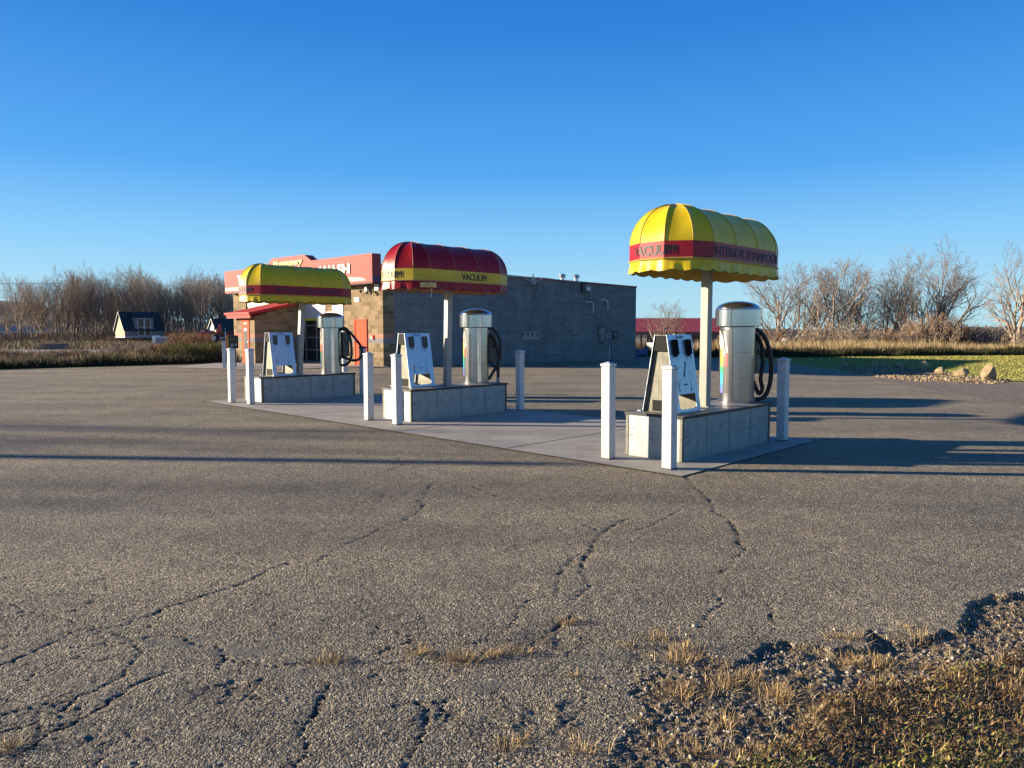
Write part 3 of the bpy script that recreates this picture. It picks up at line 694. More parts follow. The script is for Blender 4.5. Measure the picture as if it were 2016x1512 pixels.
# ---- canopies
def canopy(label, u, v, z0, top, band, band_ink, side_text, side_x, side_w, end_text=True, lean=0.0, torn=False):
    t = thing('vacuum_canopy', label, 'canopy', site(u, v, TOPZ), PHI, 'barrel shaped vinyl canopies on posts')
    g = z0-TOPZ      # world height to local
    s_, Ru, Rv, N = .85, .50, .56, 5
    zb, zt, hd, zv = 2.46+g, 2.66+g, .50, 2.315+g
    corners = [(-s_, -Rv)]
    out = []
    for i in range(N+1):     # near end, from -90 to 90 degrees
        a = R(-90+i*180/N); out.append((-s_-Ru*math.cos(a), Rv*math.sin(a)))
    for i in range(1, 3): out.append((-s_+2*s_*i/3, Rv))
    for i in range(N+1):
        a = R(90-i*180/N); out.append((s_+Ru*math.cos(a), Rv*math.sin(a)))
    for i in range(1, 3): out.append((s_-2*s_*i/3, -Rv))
    n = len(out); K = 7
    segs = [math.dist(out[i], out[(i+1) % n]) for i in range(n)]; tot = sum(segs); cum = [sum(segs[:i]) for i in range(n+1)]
    def per(d, off=0.0):
        d %= tot
        for i in range(n):
            if d <= cum[i+1]+1e-9:
                t_ = (d-cum[i])/segs[i]; p, q = out[i], out[(i+1) % n]
                dx, dy = (q[0]-p[0])/segs[i], (q[1]-p[1])/segs[i]
                return p[0]+(q[0]-p[0])*t_-dy*-0+off*(-dy), p[1]+(q[1]-p[1])*t_+off*(dx), t_, i
        return (*out[0], 0, 0)
    # the perimeter runs clockwise, so the outward side is (-dy, dx) mirrored; check it once
    x, y, *_ = per(.01, .1); sg = 1 if math.hypot(x, y) > math.hypot(*per(.01)[:2]) else -1
    def pr(d, off=0.0): return per(d, off*sg)
    # dome
    vs = []; ks = [(i, k/K) for i in range(n) for k in range(K)]; J = 13
    ds = [cum[i]+segs[i]*k for i, k in ks]; m_ = len(ds)
    for j in range(J+1):
        ph = j/J*math.pi/2
        for (i, k), d in zip(ks, ds):
            x, y, *_ = pr(d); cx = max(-s_, min(s_, x)); sag = 1-.034*math.sin(math.pi*k)*math.sin(min(ph*2, math.pi-.4))
            c = math.cos(ph)**.92 * (sag if j else 1); vs.append((cx+(x-cx)*c, y*c, zt+hd*math.sin(ph)**1.02*(1-.035*math.sin(math.pi*k)*(j/J))))
    fs = [(j*m_+a, j*m_+(a+1) % m_, (j+1)*m_+(a+1) % m_, (j+1)*m_+a) for j in range(J) for a in range(m_)]
    if sg == 1 and (pr(0)[0] < 0): pass
    o = obj('canopy_top', MB().add(vs, fs), top, t, smooth=True, flat_angle=14)
    def outward(o):
        c = Vector((0, 0, 2.2+g)); tot_ = sum((p.center-c).dot(p.normal) for p in o.data.polygons)
        if tot_ < 0: o.data.flip_normals()
    outward(o)
    # seams along the hoops
    mb = MB()
    for i in range(n):
        path = []
        x, y = out[i]; cx = max(-s_, min(s_, x))
        for j in range(J+1):
            ph = j/J*math.pi/2; c = math.cos(ph)**.92; path.append((cx+(x-cx)*c*1.004, y*c*1.004, zt+(hd+.003)*math.sin(ph)**1.02))
        mb.tube(path, .0042, 5)
    obj('hoop_seams', mb, top, t, smooth=True)
    # band
    vs = []; zz = [zb, zt]
    for z_ in zz:
        for d in ds: x, y, *_ = pr(d, .003); vs.append((x, y, z_))
    fs = [(a, (a+1) % m_, m_+(a+1) % m_, m_+a) for a in range(m_)]
    o = obj('band', MB().add(vs, fs), band, t); outward(o)
    mb = MB(); mb.tube([(*pr(c_+1e-4, .006)[:2], zb-.006) for c_ in cum[:-1]]+[(*pr(1e-4, .006)[:2], zb-.006)], .012, 6); obj('piping', mb, top, t)
    # valance
    Q = 260; vs = []; rr = random.Random(int(u*100+v)); phs = rr.uniform(0, 6)
    for j in range(5):
        for q in range(Q):
            d = tot*q/Q; w = d/tot*24; sc = abs(math.sin(math.pi*w)); lo = zb-.02-(.112+.028*sc)
            rip = .009*math.sin(d*17+phs)+.006*math.sin(d*41+1.3*phs)+.004*math.sin(d*97)+.006*math.sin(d*5.3)
            jj = j/4; x, y, *_ = pr(d, -.006+(.014+rip)*jj); vs.append((x, y, zb-.010+(lo-zb+.010)*jj))
    fs = [(j*Q+q, j*Q+(q+1) % Q, (j+1)*Q+(q+1) % Q, (j+1)*Q+q) for j in range(4) for q in range(Q)]
    if torn:
        fs = [f for f in fs if not (.115 < (f[0] % Q)/Q < .118)]
    o = obj('valance', MB().add(vs, fs), top, t, smooth=True); outward(o)
    mb = MB(); mb.tube([vs[4*Q+q] for q in range(0, Q, 2)]+[vs[4*Q]], .0035, 4); obj('valance_binding', mb, M['trim'], t)
    # frame under the canopy
    mb = MB(); mb.tube([(*pr(c_+1e-4, -.03)[:2], zb+.01) for c_ in cum[:-1]]+[(*pr(1e-4, -.03)[:2], zb+.01)], .014, 6)
    for x in (-.55, .0, .55): mb.tube([(x, -Rv+.03, zb+.01), (x, Rv-.03, zb+.01)], .014, 6)
    mb.tube([(-s_-Ru+.05, 0, zb+.03), (s_+Ru-.05, 0, zb+.03)], .022, 8)
    obj('frame', mb, M['pole'], t)
    a = .058; pl = MB(); ln = lean
    pl.add([(-a,-a,0),(a,-a,0),(a,a,0),(-a,a,0),(-a+ln*.7,-a-ln,zb+.02),(a+ln*.7,-a-ln,zb+.02),(a+ln*.7,a-ln,zb+.02),(-a+ln*.7,a-ln,zb+.02)], [(0,3,2,1),(4,5,6,7),(0,1,5,4),(1,2,6,5),(2,3,7,6),(3,0,4,7)])
    obj('post', pl, M['pole'], t, bevel=.01)
    obj('post_plate', MB().box(-.1, .1, -.1, .1, 0, .012), M['pole'], t)
    # lettering: distance along the perimeter to the near end apex
    apex = cum[2]+segs[2]/2
    def wrap(c, w, zlo, dirn=-1):
        return lambda x, y, z: (*pr(c+dirn*(x-w/2), .0065+z*.3)[:2], zlo+y)
    # which way round does text run left to right as seen from outside
    x0, y0, *_ = pr(apex-.1); dirn = -1 if y0 > 0 else 1      # seen from -x looking +x, left is +y
    dirn = -dirn
    w = .62; text_on('lettering', 'VACUUM', M['ink'], t, wrap(apex, w, zb+.035, dirn), w=w, h=.125, bold=.03, cut=60)
    # side facing -y : left is -x
    d_left = 0.0     # corner (-s,-Rv) sits at distance 0
    xs_, ys_, *_ = pr(tot-.1); dr = 1 if not (xs_ > -s_) else -1
    text_on('lettering', side_text, band_ink, t, (lambda x, y, z: (*pr((-side_x-x) if dr == -1 else (side_x+x), .0065+z*.3)[:2], zb+.038+y)), w=side_w, h=.122, bold=.03, cut=90)
    # the far side repeats the word
    text_on('lettering', 'VACUUM', M['ink'], t, (lambda x, y, z: (*pr(tot/2-cum[0]+.3*dirn+dirn*x, .0065+z*.3)[:2], zb+.035+y)), w=.62, h=.125, bold=.03, cut=60)
    if torn:
        k = MB(); d0 = cum[1]-0.13
        for a_ in range(7):
            d = -.12+.045*a_; x, y, *_ = pr(d, .018); x2, y2, *_ = pr(d+.045, .018)
            zz = zb-.03-.012*random.random(); k.add([(x, y, zz-.085), (x2, y2, zz-.08-.01*random.random()), (x2, y2, zz), (x, y, zz)], [(0, 1, 2, 3)])
        obj('torn_patch', k, M['torn'], t)['label'] = 'torn valance patch showing yellow foam'
        x, y, *_ = pr(-.05, .01); obj('loose_thread', MB().tube([(x-.03, y, zb-.13), (x-.04, y-.01, zb-.2), (x-.055, y, zb-.3)], .006, 5), M['conduit'], t)
    return t
canopy('yellow canopy with a red band reading INTERIOR SHAMPOOER, over the closest island', 9.0, 5.10, 0.0, M['yellow'], M['band_red'], M['ink_faded'], 'INTERIOR SHAMPOOER', .02, 1.86)
canopy('red canopy with a yellow VACUUM band over the middle island', 9.1, 10.55, -.01, M['red'], M['band_yellow'], M['ink'], 'VACUUM', .72, .62, torn=True, lean=.03)
canopy('yellow canopy with a red band reading INTERIOR FRAGRANCE, over the far left island', 8.85, 15.50, -.10, M['yellow'], M['band_red'], M['ink_faded'], 'INTERIOR FRAGRANCE', .02, 1.60, lean=.10)

# ---- vacuums
def mat_decal():
    t = NT('rainbow_decal'); c = t.new('ShaderNodeTexCoord'); s = t.new('ShaderNodeSeparateXYZ'); t.link(c.outputs['Object'], s.inputs[0])
    z = s.outputs[2]
    rb = t.ramp(t.math('DIVIDE', z, 1.1), [(.10, (.25, .10, .55)), (.22, (.08, .25, .75)), (.34, (.05, .55, .60)), (.44, (.06, .60, .20)), (.58, (.75, .75, .10)), (.72, (.90, .70, .25))])
    t.base(rb); t.set(Roughness=.35); return t.m
M['decal'] = mat_decal(); M['decal_white'] = simple('white_decal', (.80, .76, .68), .35); M['decal_dark'] = simple('charcoal_decal', (.055, .055, .05), .35); M['decal_red'] = simple('red_decal', (.65, .05, .06), .35)
def ribbed(pts, r):
    P = [Vector(p) for p in pts]; Q = []
    for i in range(len(P)-1):
        a, b, c, d = P[max(i-1, 0)], P[i], P[i+1], P[min(i+2, len(P)-1)]; n = max(6, int((c-b).length/.008))
        for k in range(n):
            t = k/n; Q.append(0.5*((2*b)+(c-a)*t+(2*a-5*b+4*c-d)*t*t+(3*b-a-3*c+d)*t**3))
    Q.append(P[-1]); return Q, [r*(1.0 if k % 2 else .90) for k in range(len(Q))], 12
def vacuum(label, u, v, hoses, decal_rot=0.0):
    t = thing('vacuum', label, 'vacuum', site(u, v, TOPZ), PHI, 'round stainless vacuums on the islands')
    r, rh = .245, .312
    b = obj('body', MB().lathe([(r+.008, .0), (r+.008, .03), (r, .035), (r, 1.075)], 72), M['steel'], t, smooth=True, flat_angle=30)
    for z_ in (.36, .72): obj('body_seam', MB().lathe([(r+.0008, z_), (r+.0016, z_+.002), (r+.0008, z_+.004)], 72, cap=False), M['dull'], b, smooth=True)
    obj('neck', MB().lathe([(r-.012, 1.075), (r-.012, 1.095)], 48), M['rubber'], t, smooth=True, flat_angle=30)
    hd = obj('head', MB().lathe([(rh-.01, 1.083), (rh, 1.090), (rh, 1.318), (rh-.004, 1.326)], 72), M['steel_cap'], t, smooth=True, flat_angle=15)
    prof = [(rh-.004, 1.326)]+[((rh-.006)*math.cos(a), 1.327+.118*math.sin(a)**1.0) for a in [R(q) for q in range(6, 90, 7)]]
    obj('dome', MB().lathe(prof, 72), M['steel_cap'], t, smooth=True)
    # decal wrapped on the side that faces the sun
    def patch(name, a0, a1, z0, z1, mat, off, skew=0.0):
        vs = []; fs = []; n = 8
        for i in range(n+1):
            a = R(a0+(a1-a0)*i/n); vs += [((r+off)*math.cos(a), (r+off)*math.sin(a), z0), ((r+off)*math.cos(a+R(skew)), (r+off)*math.sin(a+R(skew)), z1)]
        fs = [(2*i, 2*i+2, 2*i+3, 2*i+1) for i in range(n)]
        o = obj(name, MB().add(vs, fs), mat, b, smooth=True)
        if o.data.polygons[0].normal.dot(o.data.polygons[0].center*Vector((1, 1, 0))) < 0: o.data.flip_normals()
        return o
    A = 149+decal_rot*0    # -x side
    patch('decal', A-34, A+34, .14, 1.04, M['decal_dark'], .0015)
    patch('decal_stripe', A-6, A+10, .14, .80, M['decal'], .003)
    for k in range(6):
        a = A+26-11*k; z = .66+.055*abs(k-1)
        patch('decal_slash', a-3.5, a+2.5, z, min(z+.30, 1.03), M['decal_white'], .003, -14)
    patch('decal_mark', A+14, A+28, .52, .70, M['decal_red'], .0035)
    # control box and hose rest on the far side
    bx = obj('control_box', MB().box(.235, .42, -.15, .12, .40, .98), M['dull'], t, bevel=.012)
    obj('switch', MB().lathe([(.016, 0), (.016, .02), (.008, .03)], 12), M['black'], bx, loc=(.33, -.165, .72))
    obj('hose_rest', MB().tube([(.30, -.16, .70), (.30, -.22, .69), (.30, -.24, .74)], .012, 8, 4), M['black'], t)
    for hp in hoses:
        obj('hose', MB().tube(*ribbed(hp['p'], hp.get('r', .032))), M['hose'], t, smooth=True)
        if hp.get('nozzle'):
            q = Vector(hp['p'][-1]); obj('nozzle', MB().lathe([(.036, 0), (.03, .12)], 14), M['grey'], t, loc=(q.x, q.y, q.z-.10))
    return t
def hp(d, pts, **k):      # points given as distance along d and height
    return dict(p=[(d[0]*a, d[1]*a, z) for a, z in pts], **k)
D1 = (.80, -.60)
vacuum('closest round stainless vacuum, with rainbow decal and black hose', 9.85, 5.08, [
    hp(D1, [(.20, 1.05), (.31, 1.03), (.42, .92), (.50, .72), (.53, .45), (.50, .20), (.42, .06), (.30, .03)], r=.033),
    hp((.86, -.52), [(.22, .98), (.32, .94), (.40, .78), (.42, .55), (.39, .33), (.42, .18), (.36, .12), (.27, .30)], r=.031)])
vacuum('stainless vacuum under the red canopy, its black hose hanging to the right', 9.87, 10.58, [
    hp(D1, [(.20, 1.06), (.30, 1.07), (.41, .98), (.48, .78), (.48, .55), (.44, .40), (.36, .25), (.25, .06)], r=.031),
    hp((.86, -.52), [(.25, .95), (.34, .88), (.42, .70), (.45, .45), (.44, .25), (.44, .10)], r=.034, nozzle=True),
    hp((.82, -.58), [(.24, .46), (.32, .36), (.40, .26), (.44, .24)], r=.03)], 14)
vacuum('far left stainless vacuum with looping black hose', 9.66, 15.42, [
    hp((.62, -.78), [(.22, 1.07), (.34, 1.08), (.46, .98), (.62, .80), (.74, .62), (.75, .45), (.66, .33), (.52, .31), (.36, .36), (.22, .40)], r=.034),
    hp((.66, -.75), [(.24, 1.04), (.36, 1.02), (.46, .85), (.49, .62), (.48, .38), (.40, .24), (.28, .19), (.20, .22)], r=.034)], 24)

# ------------------------------------------------------------------ car wash building
bt = thing('car_wash_building', 'long block car wash with faded red fascia and grey side wall', 'building', site(19.04, 26.27, 0), PHI)
# side wall: first bay of split face then grey block; its top falls towards the back
EX, EY = 14.51, -3.01
def sidept(s, off=0.0):
    L = math.hypot(EX, EY); t = s/17.05; t = t/(t+.95*(1-t)); return (EX*t+off*EY/L, EY*t-off*EX/L)
def ztop(s): return 4.33-.48*s/17.05
def wallseg(s0, s1, mat, th=.3):
    a = sidept(s0); b = sidept(s1); c = sidept(s1, -th); d = sidept(s0, -th)
    vs = [(*a, -.05), (*b, -.05), (*c, -.05), (*d, -.05), (*a, ztop(s0)), (*b, ztop(s1)), (*c, ztop(s1)), (*d, ztop(s0))]
    return MB().add(vs, [(0,3,2,1),(4,5,6,7),(0,1,5,4),(1,2,6,5),(2,3,7,6),(3,0,4,7)])
obj('wall', wallseg(.0, .60, None), M['split'], bt)
obj('side_wall', wallseg(.60, 17.05, None), M['gray'], bt)
a, b, c, d = sidept(.0, .03), sidept(17.08, .03), sidept(17.08, -.33), sidept(0, -.33)
m = MB().add([(*a, ztop(0)+.001), (*b, ztop(17)+.001), (*c, ztop(17)+.001), (*d, ztop(0)+.001), (*a, ztop(0)+.085), (*b, ztop(17)+.085), (*c, ztop(17)+.085), (*d, ztop(0)+.085)], [(0,3,2,1),(4,5,6,7),(0,1,5,4),(1,2,6,5),(2,3,7,6),(3,0,4,7)])
obj('parapet_cap', m, M['redcap'], bt)
# front wall
f = MB()
f.box(.001, .3, .301, 4.6, -.05, 4.3); f.box(.001, .3, 12.6, 14.1, -.05, 4.3); f.box(.001, .3, 4.6, 12.6, 3.45, 4.3)
f.box(0, .002, 0.003, .301, -.05, 4.3)
obj('wall', f, M['split'], bt)
obj('rear_wall', MB().box(14.1, 14.4, -2.6, 14.1, -.05, 3.75), M['gray'], bt)
obj('far_side_wall', MB().box(.301, 14.09, 13.8, 14.1, -.05, 3.75), M['gray'], bt)
obj('roof', MB().add([(.3, .1, 4.12), (14.3, -2.6, 3.72), (14.3, 13.9, 3.72), (.3, 13.9, 4.12)], [(0, 1, 2, 3)]), M['grey'], bt)
# bay: white upper panel, yellow clearance bar, glazed door
w = MB(); w.box(.06, .12, 4.6, 12.6, 2.86, 3.45); w.box(.075, .13, 4.6, 12.6, 2.15, 2.85); obj('upper_panel', w, M['white'], bt)
obj('clearance_bar', MB().box(.0, .055, 4.62, 8.5, 2.04, 2.15), M['bar'], bt)
dr = obj('overhead_door', MB().box(.16, .20, 4.6, 12.6, 0, 2.15), M['glass'], bt)
for z_ in (.02, .60, 1.20, 1.78): obj('door_rail', MB().box(.13, .158, 4.62, 12.6, z_, z_+.05), M['frame'], dr)
for y_ in (4.62, 5.6, 6.6): obj('door_rail', MB().box(.125, .157, y_, y_+.05, .0, 2.1), M['frame'], dr)
# service door
o = obj('service_door', MB().box(-.02, .0, 1.24, 2.08, .03, 1.99), M['door'], bt)
obj('door_frame', MB().box(-.045, .0, 1.17, 1.24, 0, 2.06).box(-.045, .0, 2.08, 2.15, 0, 2.06).box(-.045, .0, 1.24, 2.08, 1.99, 2.06), M['door'], o)
obj('handle', MB().lathe([(.03, 0), (.03, .03)], 12), M['lamp'], o, loc=(-.04, 2.0, 1.0))
# office that steps forward, with its red lean-to roof
o3 = MB(); X0 = -2.48
o3.box(X0, .0, 6.73, 8.85, -.02, 2.235)
obj('office_wall', o3, M['split'], bt)
ow = MB()
zz0, zz1 = 2.235, 2.95
ow.add([(X0, 6.731, zz0), (0, 6.731, zz0), (0, 6.731, zz1)], [(0, 1, 2)]); ow.add([(X0, 8.849, zz0), (0, 8.849, zz0), (0, 8.849, zz1)], [(0, 2, 1)])
obj('office_gable', ow, M['split'], bt)
aw = MB()
def rf(x): return 2.40+(x+2.85)*(3.03-2.40)/2.85
aw.add([(-2.85, 6.45, rf(-2.85)), (0, 6.45, rf(0)), (0, 8.95, rf(0)), (-2.85, 8.95, rf(-2.85)), (-2.85, 6.45, rf(-2.85)-.14), (0, 6.45, rf(0)-.14), (0, 8.95, rf(0)-.14), (-2.85, 8.95, rf(-2.85)-.14)], [(0,1,2,3),(4,7,6,5),(0,4,5,1),(1,5,6,2),(2,6,7,3),(3,7,4,0)])
ar = obj('awning_roof', aw, M['awning'], bt)
obj('gutter', MB().box(-2.91, -2.852, 6.42, 8.98, 2.33, 2.41), M['fascia'], ar); obj('fascia_board', MB().box(-2.80, -2.72, 6.50, 8.9, 2.14, 2.27), M['fascia'], ar)
od = obj('office_door', MB().box(X0-.03, X0, 7.23, 7.95, .02, 2.04), M['door'], bt)
obj('door_glass', MB().box(X0-.036, X0-.031, 7.40, 7.74, .40, 1.72), M['greyglass'], od)
obj('handle', MB().box(X0-.06, X0-.032, 7.28, 7.36, .98, 1.06), M['frame'], od)
obj('notice', MB().box(X0-.041, X0-.0365, 7.42, 7.72, 1.55, 1.66), M['white'], od); obj('notice', MB().box(X0-.036, X0-.031, 7.45, 7.75, 1.86, 1.93), M['white'], od)
# fascia sign
fx0, fx1 = -.53, -.08
pp = [(-.0, 3.62), (13.95, 3.62), (13.95, 4.80), (9.25, 4.80), (8.58, 5.17), (5.48, 5.14), (4.85, 4.83), (.0, 4.83)]
mb = MB().prism(pp, fx0, fx1, lambda a, b, h: (h, a, b)); fa = obj('fascia', mb, M['fascia'], bt)
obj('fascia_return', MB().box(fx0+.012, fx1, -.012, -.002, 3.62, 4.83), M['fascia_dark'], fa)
obj('fascia_return_stripe', MB().box(fx0+.014, fx1, -.02, -.0125, 3.66, 3.88), M['navy'], fa)
obj('soffit', MB().box(fx0+.02, -.001, .02, 13.9, 3.56, 3.615), M['soffit'], fa)
st = [(.45, 3.70), (13.93, 3.70), (13.93, 3.90), (1.7, 3.90), (1.0, 3.865), (.55, 3.79)]
obj('stripe', MB().prism(st, fx0-.008, fx0-.001, lambda a, b, h: (h, a, b)), M['stripe'], fa)
def on_front(y_left, z0): return lambda x, y, z: (fx0-.02-z, y_left-x, z0+y)
for (txt, yl, z0, w_, h_, mt) in (('WASH', 4.12, 4.04, 2.50, .47, 'cream'), ('CAR', 6.62, 4.04, 1.96, .47, 'cream'), ('T', 12.34, 4.04, .42, .47, 'cream')):
    text_on('lettering', txt, M[mt], fa, on_front(yl, z0), w=w_, h=h_, bold=.05, depth=.02)
text_on('lettering', 'Montgomery', M['letter_yellow'], fa, on_front(8.45, 4.60), w=2.85, h=.42, shear=.35, bold=.02, depth=.02)
# signs, vents, lights on the front
for (y0, y1, z0, z1) in ((3.03, 3.93, 2.46, 2.75), (3.03, 4.45, 1.50, 2.44)):
    sg_ = obj('price_board', MB().box(-.03, -.005, y0, y1, z0, z1), M['white'], bt); rr = random.Random(4)
    for k in range(int((z1-z0)/.085)):
        zc = z1-.07-.085*k; ya = y0+.08+rr.uniform(0, .3)*(y1-y0)
        obj('printed_line', MB().box(-.0315, -.0301, ya, min(y1-.06, ya+rr.uniform(.3, .65)*(y1-y0)), zc-.014, zc+.010), M[('stripe', 'decal_red', 'grey')[k % 3]], sg_)
vt = obj('wall_vent', MB().box(-.04, -.003, 1.72, 2.08, 2.84, 3.04), M['cream'], bt)
for y0 in (1.77, 1.92): obj('louvre', MB().box(-.045, -.0405, y0, y0+.11, 2.88, 3.0), M['lamp'], vt)
fl = obj('floodlight', MB().box(-.16, -.003, .95, 1.12, 3.27, 3.50), M['conduit'], bt, bevel=.01)
for yy, zz in ((.72, 3.30), (1.38, 3.28), (.60, 3.18), (.85, 3.42)):
    obj('lamp_head', MB().lathe([(.035, 0), (.075, .13), (.07, .135)], 14), M['lamp'], fl, loc=(-.18, yy, zz-.07), rot=0)
    obj('lamp_arm', MB().tube([(-.10, 1.03, 3.34), (-.18, yy, zz)], .015, 6), M['lamp'], fl)
obj('conduit_box', MB().box(-.10, -.003, .18, .48, 3.28, 3.56), M['conduit'], bt, bevel=.01); obj('camera_dome', MB().lathe([(.02, 0), (.09, .05), (.10, .14), (.05, .2)], 16), M['black'], bt, loc=(-.08, .02, 3.28))
obj('wall_box', MB().box(-.05, -.003, .66, .74, 1.16, 1.36), M['door'], bt); obj('wall_box', MB().box(-.04, -.003, .78, .86, 1.18, 1.32), M['conduit'], bt)
# things fixed to the long side wall
def side_box(name, s0, s1, z0, z1, th, mat, parent=None, o0=.002):
    a = sidept(s0, o0); b = sidept(s1, o0); c = sidept(s1, o0+th); d = sidept(s0, o0+th)
    m = MB().add([(*a, z0), (*d, z0), (*c, z0), (*b, z0), (*a, z1), (*d, z1), (*c, z1), (*b, z1)], [(0,3,2,1),(4,5,6,7),(0,1,5,4),(1,2,6,5),(2,3,7,6),(3,0,4,7)])
    return obj(name, m, mat, parent or bt)
def side_pt(s, o, z): return (*sidept(s, o), z)
mr = side_box('mat_rack', 8.13, 9.37, 1.11, 1.50, .03, M['stripe'])
for s in (8.20, 8.53, 8.86, 9.19):
    a = side_pt(s-.045, .06, 1.45); b = side_pt(s+.075, .06, 1.45); c = side_pt(s+.015, .06, 1.20)
    a2 = side_pt(s-.045, .034, 1.45); b2 = side_pt(s+.075, .034, 1.45); c2 = side_pt(s+.015, .034, 1.20)
    obj('rack_clip', MB().add([a, b, c, a2, b2, c2], [(0, 2, 1), (3, 4, 5), (0, 1, 4, 3), (1, 2, 5, 4), (2, 0, 3, 5)]), M['black'], mr)
bd = side_box('instruction_board', 13.82, 14.37, .84, 1.85, .03, M['green'])
for k in range(10):
    s0 = 14.02 if k not in (2, 3) else 13.86; z = 1.68-.07*k; side_box('printed_line', s0, 14.33, z-.018, z+.018, .002, M['stripe'], bd, .033)
side_box('printed_line', 13.90, 14.29, 1.78, 1.82, .002, M['redcap'], bd, .033); side_box('board_panel', 13.83, 14.36, .85, 1.0, .002, M['navy'], bd, .033)
pb = side_box('push_panel', 15.05, 15.35, 1.08, 1.54, .08, M['black']); side_box('knob', 15.08, 15.18, 1.30, 1.40, .02, M['grey'], pb, .083)
obj('hose_loop', MB().tube([side_pt(14.63+.10*math.cos(q/10*6.283), .05, 1.27+.13*math.sin(q/10*6.283)) for q in range(11)], .014, 6), M['conduit'], bt)
obj('leaning_pipe', MB().tube([side_pt(14.41, .35, .05), side_pt(14.75, .04, .78)], .018, 6), M['conduit'], bt)
for s0, z0 in ((13.30, 3.0), (14.48, 3.13)):
    pi = obj('vent_pipe', MB().tube([side_pt(s0-.40, .06, z0+.02), side_pt(s0-.22, .12, z0+.03), side_pt(s0-.05, .14, z0-.05), side_pt(s0, .14, z0-.2), side_pt(s0, .14, z0-.50)], .028, 8, 4), M['conduit'], bt, smooth=True)
    obj('pipe_flange', MB().tube([side_pt(s0-.42, .0, z0+.02), side_pt(s0-.40, .07, z0+.02)], .055, 8), M['conduit'], pi)
lt = side_box('wall_light', 12.45, 12.72, 3.50, 4.05, .12, M['black']); side_box('lens', 12.74, 13.05, 3.60, 3.80, .16, M['conduit'], lt)
obj('cable', MB().tube([side_pt(13.0, .04, 3.6), side_pt(13.03, .04, 3.3), side_pt(13.03, .04, 2.95)], .012, 5), M['black'], bt)
br_ = obj('service_mast', MB().tube([side_pt(8.83, .12, 4.30), side_pt(8.83, .12, 3.72)], .03, 8), M['lamp'], bt)
for sgn in (-1, 1):
    obj('arm', MB().tube([side_pt(8.83+sgn*.04, .14, 3.88), side_pt(8.83+sgn*.70, .14, 4.14)], .018, 6), M['conduit'], br_)
obj('arm', MB().tube([side_pt(5.2, .10, 4.10), side_pt(8.2, .14, 4.14), side_pt(9.5, .14, 4.14), side_pt(12.4, .10, 4.00)], .016, 6), M['conduit'], br_)
side_box('meter_head', 8.66, 9.02, 3.80, 4.12, .16, M['grey'], br_, .03)
obj('cable', MB().tube([side_pt(9.05, .12, 4.1), side_pt(9.10, .12, 3.6), side_pt(8.95, .12, 3.2), side_pt(8.75, .10, 3.0)], .013, 6, 5), M['black'], br_)
for s0 in (11.95, 13.03):
    a = sidept(s0, -1.0)
    rv = obj('roof_vent', MB().lathe([(.11, 3.7), (.11, 4.28)], 16, a), M['steel'], bt, smooth=True, flat_angle=30)
    obj('vent_cap', MB().lathe([(.11, 4.28), (.20, 4.31), (.20, 4.33), (.12, 4.36), (.20, 4.42), (.20, 4.45), (.05, 4.50)], 16, a), M['steel'], rv, smooth=True, flat_angle=30)
for s0 in (7.0, 7.8): obj('roof_bump', MB().lathe([(.2, 4.0), (.2, 4.33), (.12, 4.40)], 14, sidept(s0, -1.2)), M['grey'], bt)

# ------------------------------------------------------------------ pay station
t = thing('pay_station', 'black screened pay station on grey pedestal beside the office', 'pay station', (-12.0, 31.9, .012), R(20))
obj('pedestal', MB().box(-.10, .10, -.08, .08, 0, .78), M['dull'], t); c_ = obj('cabinet', MB().box(-.20, .20, -.14, .14, .78, 1.34), M['black'], t, bevel=.015)
obj('hood', MB().box(-.23, -.205, -.15, .15, .78, 1.34), M['bar'], t); obj('screen', MB().box(-.12, .06, -.148, -.141, 1.05, 1.26), M['glass'], c_); obj('keypad', MB().box(-.10, .0, -.148, -.141, .86, .98), M['grey'], c_)
obj('card_reader', MB().box(.06, .14, -.17, -.141, .90, 1.0), M['grey'], c_)
t = copy_tree(bol_t); t.location = (-12.10, 31.1, .012); t.scale = (1.1, 1.1, .93); t['label'] = 'sunlit white bollard beside the black pay station, left of the office'; t['group'] = 'white bollard at the pay station'; t.rotation_euler = (0, 0, .3)
t = thing('post_box', 'pale pink metal box on a post behind the pay station bollard', 'box', (-12.35, 32.3, .012), .3); obj('case', MB().box(-.10, .10, -.08, .08, .75, 1.36), M['fascia'], t, bevel=.01); obj('post', MB().box(-.04, .04, -.04, .04, 0, .75), M['dull'], t)

